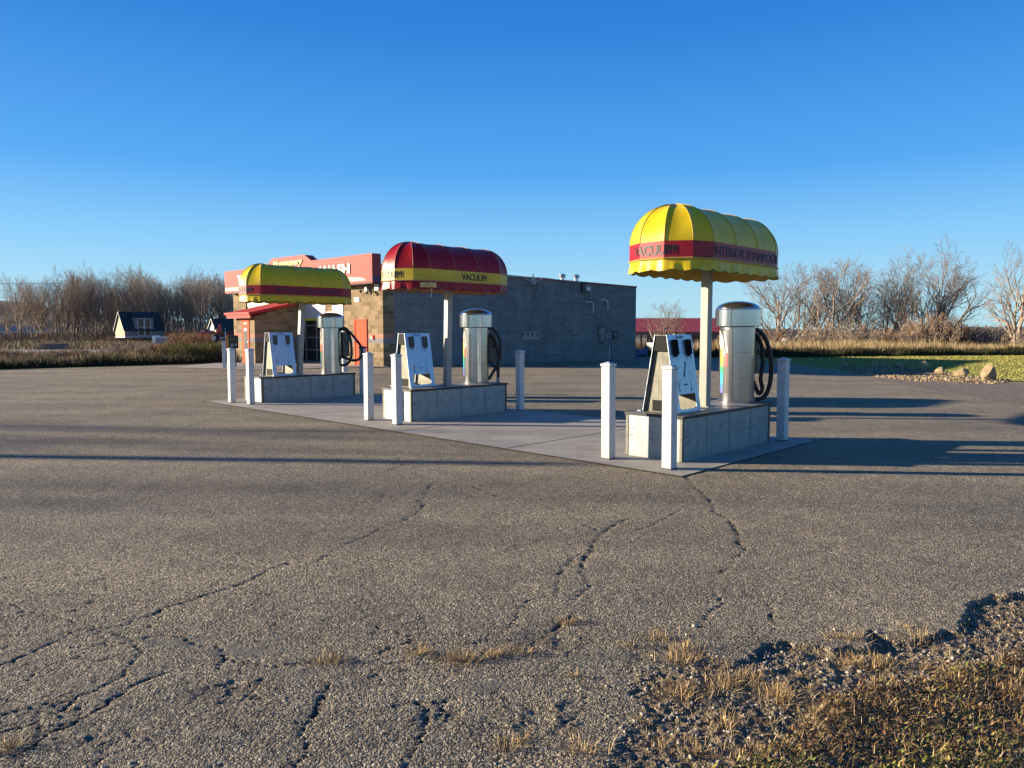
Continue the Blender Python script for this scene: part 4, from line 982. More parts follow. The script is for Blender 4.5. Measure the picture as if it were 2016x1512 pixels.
# ------------------------------------------------------------------ background buildings
def shed(label, loc, rot, L, Wd, ze, zr, zb, dormer):
    t = thing('shed', label, 'shed', loc, rot)
    m = MB(); m.box(0, L, 0, Wd, zb, ze); obj('wall', m, M['shedgrey'], t); obj('gable_wall', MB().add([(L+.01, 0, ze), (L+.01, Wd, ze), (L+.01, Wd/2, zr-.08)], [(0, 1, 2)]), M['siding'], t)
    obj('gable_wall', MB().add([(-.01, 0, zb), (-.01, Wd, zb), (-.01, Wd, ze), (-.01, Wd/2, zr-.08), (-.01, 0, ze)], [(0, 4, 3, 2, 1)]), M['siding'], t)
    o = .18; k = (zr-ze)/(Wd/2)
    rf_ = MB()
    for s in (0, 1):
        y0 = -o if s == 0 else Wd+o; z0 = ze-k*o
        a, b, c, d = (-o, y0, z0), (L+o, y0, z0), (L+o, Wd/2, zr), (-o, Wd/2, zr)
        lo = [(p[0], p[1], p[2]-.08) for p in (a, b, c, d)]
        rf_.add([a, b, c, d]+lo, [(0,1,2,3),(4,7,6,5),(0,4,5,1),(1,5,6,2),(2,6,7,3),(3,7,4,0)])
    ro = obj('roof', rf_, M['roofdark'], t)
    tr = MB()
    for y0, y1, z0, z1 in ((-o, Wd/2, ze-k*o, zr), (Wd+o, Wd/2, ze-k*o, zr)):
        tr.add([(-o-.02, y0, z0-.1), (-o-.02, y1, z1-.1), (-o-.02, y1, z1+.01), (-o-.02, y0, z0+.01)], [(0, 1, 2, 3)])
    obj('rake_board', tr, M['windowwhite'], ro)
    obj('skid', MB().box(-.05, L+.05, -.05, Wd+.05, zb-.12, zb-.01), M['windowwhite'], t)
    if dormer:
        a0, a1 = L*.26, L*.74; zt_ = zr-.25
        obj('dormer_wall', MB().box(a0, a1, -.03, Wd/2, ze-.12, zt_-.35), M['shedgrey'], t)
        d_ = MB().add([(a0-.2, -.25, zt_-.42), (a1+.2, -.25, zt_-.42), (a1+.0, Wd/2, zr+.02), (a0-.0, Wd/2, zr+.02), (a0-.2, -.25, zt_-.5), (a1+.2, -.25, zt_-.5)], [(0, 1, 2, 3), (0, 4, 5, 1)])
        obj('dormer_roof', d_, M['roofdark'], t)
        for q in (0, 1):
            x0 = L*.34+q*L*.17
            w_ = obj('window', MB().box(x0, x0+L*.14, -.06, -.035, zb+.15, zt_-.62), M['glass'], t)
            fr = MB(); x1 = x0+L*.14; za, zb_ = zb+.15, zt_-.62; e_ = .05
            fr.box(x0-e_, x0, -.08, -.03, za-e_, zb_+e_).box(x1, x1+e_, -.08, -.03, za-e_, zb_+e_).box(x0, x1, -.08, -.03, zb_, zb_+e_).box(x0, x1, -.08, -.03, za-e_, za).box(x0, x1, -.079, -.061, (za+zb_)/2-.02, (za+zb_)/2+.02)
            obj('frame', fr, M['windowwhite'], w_)
    return t
shed('tan and grey garden shed with dark dormered roof before the bare trees', (-47.0, 90.0, .5), PHI+R(2), 4.6, 3.0, 1.25, 3.3, .25, True)
t = shed('small white gabled kiosk with dark roof at the left edge of the car wash', (-35.9, 90.0, .5), PHI+R(2), 3.6, 1.9, 1.25, 2.45, .15, False)
for c_ in t.children:
    if c_.name.startswith('gable'): c_.data.materials[0] = M['windowwhite']
    if c_.name.startswith('wall'): c_.data.materials[0] = M['glass']
for x in (-.02, 1.1, 2.3): obj('porch_post', MB().box(x-.06, x+.06, -.10, -.02, .1, 1.25), M['windowwhite'], t)
# tractor
t = thing('tractor', 'red tractor with raised loader arm beside the white kiosk', 'tractor', (-31.8, 78, .15), R(20))
b_ = obj('body', MB().box(-.9, .35, -.32, .32, .55, 1.25).box(-1.2, -.9, -.28, .28, .60, 1.15), M['tractor'], t, bevel=.06)
obj('grille', MB().box(-1.22, -1.201, -.2, .2, .65, 1.05), M['black'], b_); obj('fender', MB().lathe([(.62, -.12), (.62, .12)], 20), M['tractor'], t, loc=(.35, -.45, .65)).rotation_euler = (R(90), 0, 0)
for (x, y, r_) in ((.35, -.62, .58), (.35, .62, .58), (-.85, -.5, .36), (-.85, .5, .36)):
    wl_ = obj('wheel', MB().lathe([(r_*.7, -.12), (r_, -.10), (r_, .10), (r_*.7, .12)], 22), M['tyre'], t, loc=(x, y, r_)); wl_.rotation_euler = (R(90), 0, 0)
    obj('rim', MB().lathe([(r_*.45, -.125), (r_*.45, .125)], 16), M['windowwhite'], wl_)
obj('seat', MB().box(.1, .5, -.2, .2, 1.25, 1.35).box(.42, .5, -.2, .2, 1.35, 1.7), M['black'], t); obj('exhaust', MB().tube([(-.5, .1, 1.25), (-.5, .1, 1.75)], .035, 8), M['black'], t)
obj('loader_arm', MB().tube([(.55, -.3, .9), (.95, -.3, 1.7), (1.0, -.3, 2.0)], .09, 6).tube([(.55, .3, .9), (.95, .3, 1.7), (1.0, .3, 2.0)], .09, 6).box(.8, 1.15, -.45, .45, 1.25, 1.75), M['tractor'], t)
obj('canopy_light', MB().box(-.85, -.5, -.2, .2, 1.27, 1.36), M['windowwhite'], t)
# utility trailer among the shrubs
t = thing('utility_trailer', 'pale grey box trailer half hidden by brown shrubs', 'trailer', (-27.6, 60, 0), R(6))
obj('box', MB().box(-1.05, 1.35, -.6, .6, .45, .95), M['grey'], t, bevel=.03); obj('rail', MB().box(-1.1, 1.4, -.64, .64, .95, 1.02), M['windowwhite'], t); obj('front_locker', MB().box(-1.3, -1.05, -.5, .5, .6, 1.12), M['windowwhite'], t)
for y in (-.68, .68):
    wl_ = obj('wheel', MB().lathe([(.3, -.09), (.34, -.07), (.34, .07), (.3, .09)], 20), M['tyre'], t, loc=(.25, y, .34)); wl_.rotation_euler = (R(90), 0, 0); obj('rim', MB().lathe([(.17, -.1), (.17, .1)], 14), M['windowwhite'], wl_)
obj('drawbar', MB().tube([(-1.3, 0, .5), (-2.3, 0, .42)], .04, 6), M['grey'], t)
# stack of dark pallets
t = thing('timber_stack', 'low stack of dark timber beyond the left weeds', 'timber stack', (-35.6, 57.5, .06), R(8))
for k in range(4):
    for j in range(3): obj('plank', MB().box(-.95+.04*k, .95-.03*k, -.4+.28*j, -.16+.28*j, .02+.12*k, .12+.12*k), M['wood'], t)
# white farmhouse far left
t = thing('farmhouse', 'low white farmhouse on the far left horizon', 'house', (-121, 182, -1.0), R(25))
h_ = obj('wall', MB().box(-5, 5, -2.5, 2.5, 0, 2.3), M['windowwhite'], t); obj('roof', MB().prism([(-2.9, 2.3), (2.9, 2.3), (0, 3.4)], -5.3, 5.3, lambda a, b, h: (h, a, b)), M['shedgrey'], t)
for x in (-3.2, -1, 1.2, 3.4): obj('window', MB().box(x-.35, x+.35, -2.56, -2.51, .9, 1.8), M['glass'], t)
# barn
t = thing('barn', 'open sided barn with long red metal roof right of the car wash', 'barn', (15.6, 100, -2), R(-2))
rf_ = MB(); L0, L1 = -1.2, 12.9
rf_.add([(L0-2, -4.5, 3.35), (L1, -4.5, 3.35), (L1-.2, 0, 5.15), (L0-2, 0, 5.15), (L1-.2, 4.5, 3.35), (L0-2, 4.5, 3.35)], [(0, 1, 2, 3), (3, 2, 4, 5)]); rf_.add([(L0-2, -4.5, 3.2), (L1, -4.5, 3.2), (L1, -4.5, 3.35), (L0-2, -4.5, 3.35)], [(0, 1, 2, 3)])
ro = obj('roof', rf_, M['barnred'], t)
mb = MB()
for k in range(28): x = L0-2+k*.6; mb.box(x-.02, x+.02, -4.5, -4.44, 3.34, 3.36).add([(x-.02, -4.5, 3.38), (x+.02, -4.5, 3.38), (x+.02, 0, 5.18), (x-.02, 0, 5.18)], [(0, 1, 2, 3)])
obj('roof_seams', mb, M['redcap'], ro)
obj('beam', MB().box(L0-2, L1, -4.3, -4.1, 2.9, 3.19), M['wood'], t)
for x in (-1.0, 2.4, 5.8, 9.2, 12.3):
    for y in (-4.2, 4.2): obj('post', MB().box(x-.12, x+.12, y-.12, y+.12, 0, 3.0), M['wood'], t)
obj('back_wall', MB().box(3.2, L1, 3.9, 4.1, 0, 3.3), M['shedgrey'], t); 
# boat on trailer
t = thing('boat', 'white cabin boat on trailer in front of the barn', 'boat', (18.6, 84, -1.35), R(3))
hull = MB(); st_ = [(-3.4, .12, .9, 1.05), (-2.6, .75, .45, 1.05), (-1, 1.05, .25, 1.0), (1.5, 1.1, .22, .98), (3.2, 1.05, .25, 1.0)]
vs = []
for x, w_, z0, z1 in st_: vs += [(x, -w_, z1+.45), (x, -w_*.75, z0+.25), (x, 0, z0), (x, w_*.75, z0+.25), (x, w_, z1+.45)]
fs = [(i*5+k, (i+1)*5+k, (i+1)*5+k+1, i*5+k+1) for i in range(4) for k in range(4)]+[(i*5+4, (i+1)*5+4, (i+1)*5, i*5) for i in range(4)]+[(20, 21, 22, 23, 24)]
h_ = obj('hull', hull.add(vs, fs), M['gel'], t)
c_ = obj('cabin', MB().add([(-1.6, -.7, 1.45), (1.4, -.75, 1.45), (1.4, .75, 1.45), (-1.6, .7, 1.45), (-.9, -.6, 2.15), (1.2, -.65, 2.2), (1.2, .65, 2.2), (-.9, .6, 2.15)], [(0,3,2,1),(4,5,6,7),(0,1,5,4),(1,2,6,5),(2,3,7,6),(3,0,4,7)]), M['gel'], t)
obj('cabin_window', MB().add([(-1.2, -.70, 1.62), (.9, -.745, 1.62), (.85, -.68, 2.0), (-.9, -.655, 2.0)], [(0, 1, 2, 3)]), M['glass'], c_); obj('flybridge', MB().box(-.3, 1.0, -.5, .5, 2.21, 2.45), M['gel'], t, bevel=.05)
obj('trailer_frame', MB().box(-3.6, 3.0, -.06, .06, .30, .42).box(.5, 1.5, -1.1, 1.1, .34, .42), M['frame'], t)
for y in (-1.1, 1.1): wl_ = obj('wheel', MB().lathe([(.3, -.1), (.35, -.08), (.35, .08), (.3, .1)], 18), M['tyre'], t, loc=(1, y, .35)); wl_.rotation_euler = (R(90), 0, 0)
def car(label, loc, rot, mat):
    t = thing('parked_car', label, 'car', loc, rot)
    prof = [(-2.1, .35), (2.1, .35), (2.15, .8), (1.9, .95), (1.0, 1.0), (.5, 1.42), (-.9, 1.45), (-1.6, 1.0), (-2.1, .95)]
    b = obj('body', MB().prism(prof, -.85, .85, lambda a, b, h: (a, h, b)), mat, t, bevel=.05)
    for s in (-1, 1): obj('side_window', MB().prism([(-1.2, 1.02), (.75, 1.02), (.4, 1.36), (-.8, 1.38)], s*.851-.004, s*.851+.004, lambda a, b, h: (a, h, b)), M['glass'], b)
    for x in (-1.35, 1.35):
        for y in (-.8, .8):
            wl_ = obj('wheel', MB().lathe([(.28, -.1), (.32, -.08), (.32, .08), (.28, .1)], 18), M['tyre'], t, loc=(x, y, .32)); wl_.rotation_euler = (R(90), 0, 0); obj('rim', MB().lathe([(.18, -.105), (.18, .105)], 14), M['frame'], wl_)
    return t
car('white car beyond the weeds, just right of the closest vacuum', (43.0, 114, -1.1), R(10), M['gel'])
car('grey car beyond the weeds, right of a white car', (49.5, 118, -1.1), R(-12), M['grey'])
t = thing('equipment_rack', 'dark blue metal rack standing behind the car wash corner', 'rack', (6.95, 38.6, -.03), R(0))
obj('crossbar', MB().box(-.45, .05, -.04, .04, .36, .62), M['blue'], t)
for x in (.08, -.47): obj('upright', MB().box(x-.035, x+.035, -.05, .05, 0, .82 if x > 0 else .7), M['blue'], t)
obj('shelf', MB().box(-.45, .05, -.2, -.05, .30, .34), M['blue'], t)
# white rail / trailer behind the stand
t = thing('white_trailer', 'low white trailer left of the closest canopy post', 'trailer', (22.0, 84, -1.75), R(0))
obj('deck', MB().box(-1.2, 1.6, -.8, .8, .95, 1.30), M['gel'], t); 
for y in (-.85, .85): wl_ = obj('wheel', MB().lathe([(.3, -.1), (.35, -.08), (.35, .08), (.3, .1)], 18), M['tyre'], t, loc=(.2, y, .35)); wl_.rotation_euler = (R(90), 0, 0)
obj('legs', MB().box(-1.0, -.9, -.1, .1, 0, .95), M['frame'], t)

# ------------------------------------------------------------------ boulders
def rock_mesh(seed, sx, sy, sz, pointy=0.0):
    import bmesh
    bm = bmesh.new(); bmesh.ops.create_icosphere(bm, subdivisions=3, radius=1); rn = random.Random(seed)
    pl = [(Vector((rn.uniform(-1, 1), rn.uniform(-1, 1), rn.uniform(-.6, 1))).normalized(), rn.uniform(.55, .85)) for _ in range(14)]
    for v in bm.verts:
        for n, d in pl:
            k = v.co.dot(n)-d
            if k > 0: v.co -= n*k
        if pointy and v.co.z > 0: f_ = 1-pointy*v.co.z; v.co.x *= f_; v.co.y *= f_
        v.co += v.co.normalized()*rn.uniform(-.012, .012)
        v.co = Vector((v.co.x*sx, v.co.y*sy, v.co.z*sz))
    me = bpy.data.meshes.new('boulder'); bm.to_mesh(me); bm.free(); me.materials.append(M['rock']); return me
for k, (x, y, sx, sy, sz, pt, lab) in enumerate((
    (16.85, 37.3, .33, .25, .20, 0, 'leftmost small boulder at the lawn edge, in shade'), (18.24, 37.1, .28, .25, .28, .2, 'shaded boulder second from the left at the lawn edge'), (18.86, 36.0, .38, .3, .22, 0, 'flat shaded boulder just left of the sunlit round one'),
    (19.1, 34.2, .42, .32, .34, 0, 'round sunlit sandstone boulder at the tip of the lawn shadow'), (18.1, 31.3, .36, .28, .24, 0, 'squat sunlit boulder in the gravel below the round one'),
    (16.7, 27.4, .38, .32, .28, .1, 'blocky sunlit boulder left of the pointed one'), (15.2, 23.5, .34, .32, .52, .62, 'pointed pyramid shaped boulder, rightmost by the lawn'))):
    o = bpy.data.objects.new('boulder', rock_mesh(k+3, sx*.85, sy*.85, sz*.8, pt)); COL.objects.link(o); o.location = (x, y, sz*.45+float(dip(x, y))); o.rotation_euler = (0, 0, k*1.1); tag(o, lab, 'boulder', 'sandstone boulders edging the lawn')

# ------------------------------------------------------------------ scattered stones
def scatter_stones(name, pts, rmin, rmax, mat, cols, seed, attr=True):
    rg = np.random.default_rng(seed); n = len(pts)
    base = np.array([(1,0,0),(-1,0,0),(0,1,0),(0,-1,0),(0,0,1),(0,0,-1)], float); bf = np.array([(0,2,4),(2,1,4),(1,3,4),(3,0,4),(2,0,5),(1,2,5),(3,1,5),(0,3,5)])
    b = base[None]+rg.uniform(-.35, .35, (n, 6, 3)); r = rmin+(rmax-rmin)*rg.random(n)**3; sc = r[:, None, None]*rg.uniform(.6, 1.2, (n, 1, 3)); sc[:, :, 2] *= .7
    a = rg.uniform(0, 6.28, n); ca, sa = np.cos(a)[:, None], np.sin(a)[:, None]; p = b*sc
    q = np.stack([p[..., 0]*ca-p[..., 1]*sa, p[..., 0]*sa+p[..., 1]*ca, p[..., 2]], -1)+pts[:, None, :]
    cc = np.array(cols)[rg.integers(0, len(cols), n)]*rg.uniform(.7, 1.25, (n, 1)); f_ = (bf[None]+6*np.arange(n)[:, None, None]).reshape(-1, 3)
    o = np_mesh(name, q.reshape(-1, 3), f_, mat, None, dict(col=np.repeat(np.clip(cc, 0, 1), 6, 0))); tag(o, kind='stuff'); return o
rg = np.random.default_rng(3)
def near_pts(n, sampler, keep=None):
    X, Y = sampler(n); 
    if keep is not None: k = keep(X, Y); X, Y = X[k], Y[k]
    h = near_height(X, Y)[0]; return np.stack([X, Y, h], -1)
stone_cols = [(.22, .20, .18), (.12, .11, .10), (.32, .28, .23), (.42, .36, .27), (.16, .13, .11)]
pts = near_pts(46000, lambda n: (rg.uniform(-.3, 4.6, n), rg.uniform(1.9, 4.8, n)), lambda X, Y: pt_in_poly(X+.1*fbm(X, Y, 4, 5), Y+.1*fbm(X, Y, 4, 6), SOIL))
scatter_stones('gravel', pts, .003, .016, M['blade'], stone_cols, 1)
pts = near_pts(9000, lambda n: (rg.uniform(-2.6, 1.2, n), rg.uniform(2.2, 4.2, n)), lambda X, Y: rg.random(len(X)) < np.clip((3.75-Y)*.5+.3*fbm(X, Y, 2, 7), .03, 1))
scatter_stones('loose_grit', pts, .002, .009, M['blade'], stone_cols, 2)
pts = near_pts(34, lambda n: (rg.uniform(.1, 2.0, n), rg.uniform(2.5, 3.9, n))); pts[:, 2] += .004
scatter_stones('pale_pebbles', pts, .008, .019, M['blade'], [(.62, .52, .25), (.55, .46, .28), (.6, .55, .42)], 5)
x = rg.uniform(12.4, 19.6, 11000); y = rg.uniform(21.6, 38, 11000); k = pt_in_poly(x, y, [(12.6, 23.4), (13.1, 26), (15.0, 31), (15.9, 34.3), (16.2, 37.0), (18.6, 37.4), (19.2, 34.5), (18.5, 31), (17.2, 27.5), (15.9, 23.5), (14.3, 21.8)])
scatter_stones('gravel', np.stack([x[k], y[k], dip(x[k], y[k])+.005], -1), .02, .085, M['blade'], [(.34, .25, .14), (.26, .19, .11), (.42, .33, .20), (.18, .12, .07)], 6)

# ------------------------------------------------------------------ grasses
def blades(name, base, h, w, cols, seed, lean=.35, curve=.3, mat='blade', dirs=None):
    """each blade is a bent strip of two quads and a tip"""
    rg = np.random.default_rng(seed); n = len(base); h = np.broadcast_to(h, n)*rg.uniform(.6, 1.15, n); w = np.broadcast_to(w, n)*rg.uniform(.7, 1.2, n)
    a = rg.uniform(0, 2*np.pi, n) if dirs is None else dirs+rg.normal(0, .5, n); ln = np.abs(rg.normal(0, lean, n)); d = np.stack([np.cos(a), np.sin(a)], -1); f = rg.uniform(0, 2*np.pi, n); sd_ = np.stack([np.cos(f), np.sin(f)], -1)
    V_ = []
    for t, ww in ((0, 1.), (.5, .8), (1., 0)):
        off = h*(np.sin(ln)*t+curve*t*t*rg.uniform(.3, 1, n)*np.sin(ln)); z = h*np.cos(np.minimum(ln, 1.4))*t*(1-.25*curve*t)
        c = base+np.stack([d[:, 0]*off, d[:, 1]*off, z], -1)
        if ww > 0:
            s = np.stack([sd_[:, 0]*w*ww/2, sd_[:, 1]*w*ww/2, np.zeros(n)], -1); V_ += [c-s, c+s]
        else: V_ += [c]
    v = np.stack(V_, 1); b = 5*np.arange(n)[:, None]
    f_ = np.concatenate([b+np.array([[0, 1, 3]]), b+np.array([[0, 3, 2]]), b+np.array([[2, 3, 4]])], 0)
    cc = np.array(cols)[rg.integers(0, len(cols), n)]*rg.uniform(.7, 1.3, (n, 1))
    return np_mesh(name, v.reshape(-1, 3), f_, M[mat], None, dict(col=np.repeat(np.clip(cc, 0, 1), 5, 0)))
straw = [(.52, .38, .17), (.60, .46, .24), (.42, .28, .12), (.34, .22, .10)]
# tufts at the broken edge
B = []; Hh = []; D = []
for (x, y) in TUFT+[(random.uniform(.7, 3.4), random.uniform(2.6, 3.9)) for _ in range(60)]:
    big = random.uniform(.35, 1.2)**1.3; n = int(95*big)
    if (x, y) == (0.46, 6.46): n = 14; big = .5
    r_ = np.abs(rg.normal(0, .032*big, n)); a_ = rg.uniform(0, 6.28, n)
    B.append(np.stack([x+r_*np.cos(a_)*1.6, y+r_*np.sin(a_)], -1)); Hh.append(np.full(n, .066*big)); D.append(a_)
B = np.concatenate(B); Hh = np.concatenate(Hh); D = np.concatenate(D); hz_ = near_height(B[:, 0], B[:, 1])[0]
tag(blades('dry_grass_tufts', np.column_stack([B, hz_-.003]), Hh, .0027, straw+[(.30, .20, .10)], 11, .95, .6, dirs=D), kind='stuff')
# loose straw and short blades through the soil
n = 16000; X = rg.uniform(.2, 4.4, n); Y = rg.uniform(2.2, 4.6, n); k = pt_in_poly(X, Y, SOIL) & (fbm(X, Y, 2.4, 12)+.5*(X-1.6) > .12); X, Y = X[k], Y[k]
tag(blades('sparse_dry_grass', np.column_stack([X, Y, near_height(X, Y)[0]]), .040, .0026, straw+[(.22, .15, .08), (.17, .12, .07)], 12, 1.3, .6), kind='stuff')
# ground cover in the lower right corner
n = 125000; X = rg.uniform(.3, 5.2, n); Y = rg.uniform(1.75, 4.9, n); k = pt_in_poly(X+.16*fbm(X, Y, 2.2, 2), Y+.16*fbm(X, Y, 2.2, 3), COVER); X, Y = X[k], Y[k]
clump = fbm(X, Y, 5, 33)
Z = near_height(X, Y)[0]+rg.uniform(0, .035, len(X))*(1+clump)
leafc = np.array([(.16, .16, .03), (.10, .13, .025), (.28, .24, .05), (.17, .085, .035), (.13, .065, .03), (.30, .21, .09), (.08, .07, .03), (.22, .14, .055)])
def leaves(name, X, Y, Z, L, cols, seed):
    rg = np.random.default_rng(seed); n = len(X); a = rg.uniform(0, 6.28, n); e_ = rg.normal(.35, .45, n); l = L*rg.uniform(.5, 1.3, n)
    d = np.stack([np.cos(a)*np.cos(e_), np.sin(a)*np.cos(e_), np.sin(e_)], -1); s = np.stack([-np.sin(a), np.cos(a), rg.normal(0, .4, n)], -1); s /= np.linalg.norm(s, axis=1)[:, None]
    c = np.stack([X, Y, Z], -1); l = l[:, None]; up = np.array([0, 0, .15])*l
    v = np.stack([c, c+d*l*.5+s*l*.24-up, c+d*l, c+d*l*.5-s*l*.24-up], 1); f_ = (4*np.arange(n)[:, None]+np.array([[0, 1, 2, 3]]))
    return np_mesh(name, v.reshape(-1, 3), f_, M['leafy'], None, dict(col=np.repeat(np.clip(cols, 0, 1), 4, 0)))
green_bias = sstep(-.2, .5, fbm(X, Y, 1.6, 44)+(2.75-Y)*.4-.12)
ci = np.where(rg.random(len(X)) < green_bias, rg.integers(0, 3, len(X)), rg.integers(3, 8, len(X)))
tag(leaves('ground_cover', X, Y, Z, .021, leafc[ci]*rg.uniform(.7, 1.4, (len(X), 1)), 8), kind='stuff')
k = rg.random(len(X)) < .34
tag(blades('dry_grass', np.column_stack([X[k], Y[k], Z[k]]), .050, .0028, straw[1:]+[(.30, .20, .09), (.20, .12, .06), (.16, .11, .05), (.24, .15, .07)], 13, 1.25, .5), kind='stuff')

# tall weeds: left strip
def band_pts(n, a, b, depth, seed, ext=0):
    rg = np.random.default_rng(seed); t = rg.random(n); d = rg.random(n)*depth; ax, ay = a; bx, by = b; L = math.hypot(bx-ax, by-ay); nx, ny = -(by-ay)/L, (bx-ax)/L
    return np.stack([ax+(bx-ax)*t+nx*d, ay+(by-ay)*t+ny*d], -1), d, t
tan = [(.36, .26, .13), (.44, .33, .18), (.28, .19, .09), (.22, .15, .075)]
dkg = [(.030, .038, .016), (.045, .050, .020), (.055, .045, .022), (.025, .030, .014)]
segsL = [((-34, 18.6), (-20.9, 30.2)), ((-20.9, 30.2), (-13.9, 36.0)), ((-13.9, 36.0), (-12.6, 40.5))]
allb = []
for i, (a, b) in enumerate(segsL):
    L = math.dist(a, b)
    p, d, t_ = band_pts(int(620*L), a, b, 1.6, i); allb.append(np.column_stack([p, np.full(len(p), -.03), .30+.40*fbm(p[:, 0], p[:, 1], .6, 3)+.12*d]))
allb = np.concatenate(allb); tag(blades('dark_weeds', allb[:, :3], allb[:, 3], .030, dkg, 21, .25, .3), kind='stuff')
allb = []
for i, (a, b) in enumerate(segsL):
    L = math.dist(a, b); p, d, t_ = band_pts(int(900*L), a, b, 6.0, i+5); p = p[d > .6]; d = d[d > .6]
    hh = .40+.40*fbm(p[:, 0], p[:, 1], .45, 9)+.02*d; allb.append(np.column_stack([p, np.full(len(p), -.05), hh]))
allb = np.concatenate(allb); tag(blades('tall_dry_weeds', allb[:, :3], allb[:, 3], .022, tan+[(.12, .13, .045), (.15, .14, .05)], 22, .28, .4), kind='stuff')
n = 120000; X = rg.uniform(10.5, 40, n); Y = 12+34*rg.random(n)**.8
k = pt_in_poly(X, Y, [(12.9, 14.5), (34, 10), (48, 15), (40, 46.0), (31.7, 46.2), (14.8, 43.4), (9, 44.8), (12.5, 42.7), (14.9, 39.5), (16.0, 37.4), (18.8, 37.6), (19.4, 34.5), (18.7, 31), (17.4, 27.5), (16.1, 23.5), (15.8, 19.5), (14.4, 15.2)]); X, Y = X[k], Y[k]
tag(blades('lawn_grass', np.column_stack([X, Y, dip(X, Y)-.012]), .055, .030, [(.24, .24, .05), (.30, .28, .07), (.18, .19, .04), (.40, .35, .12)], 27, .5, .4), kind='stuff')
# field weeds left, further
n = 26000; X = rg.uniform(-62, -12, n); Y = rg.uniform(38, 92, n); k = (Y > 38+(-X-14)*0) & (fbm(X, Y, .12, 8) > -.35) & ~((Y > 47) & (Y < 57.5) & (X < -17)); X, Y = X[k], Y[k]
tag(blades('field_weeds', np.column_stack([X, Y, np.full(len(X), -.05)]), .55, .05, tan+[(.20, .11, .06)], 23, .35, .4), kind='stuff')
# right strip beyond the lawn
a, b = (5.5, 42.5), (34, 47.6)
allb = []
for i, (a, b) in enumerate((((5.0, 44.4), (14.8, 43.4)), ((14.8, 43.4), (31.7, 46.6)), ((31.7, 46.6), (60, 50.5)))):
    L = math.dist(a, b); p, d, t_ = band_pts(int(640*L), a, b, 1.8, i+31); allb.append(np.column_stack([p, np.full(len(p), -.04), .42+.34*fbm(p[:, 0], p[:, 1], .9, 3)+.1*d]))
allb = np.concatenate(allb); tag(blades('dark_weeds', allb[:, :3], allb[:, 3], .034, dkg, 24, .2, .3), kind='stuff')
allb = []
for i, (a, b, q) in enumerate((((4.5, 46), (14.8, 45.0), .5), ((14.8, 45.0), (31.7, 48.2), 1), ((31.7, 48.2), (62, 52), 1.)))    :
    L = math.dist(a, b); p, d, t_ = band_pts(int(1000*L*q), a, b, 13, i+41); hh = .80+.50*fbm(p[:, 0], p[:, 1], .35, 9); allb.append(np.column_stack([p, drop(p[:, 0], p[:, 1])-.05, (hh+.5*np.minimum(d/10, 1)) if q == 1 else hh*.3]))
allb = np.concatenate(allb); tag(blades('tall_dry_grass', allb[:, :3], allb[:, 3], .030, tan+[(.50, .38, .20)], 25, .16, .35), kind='stuff')

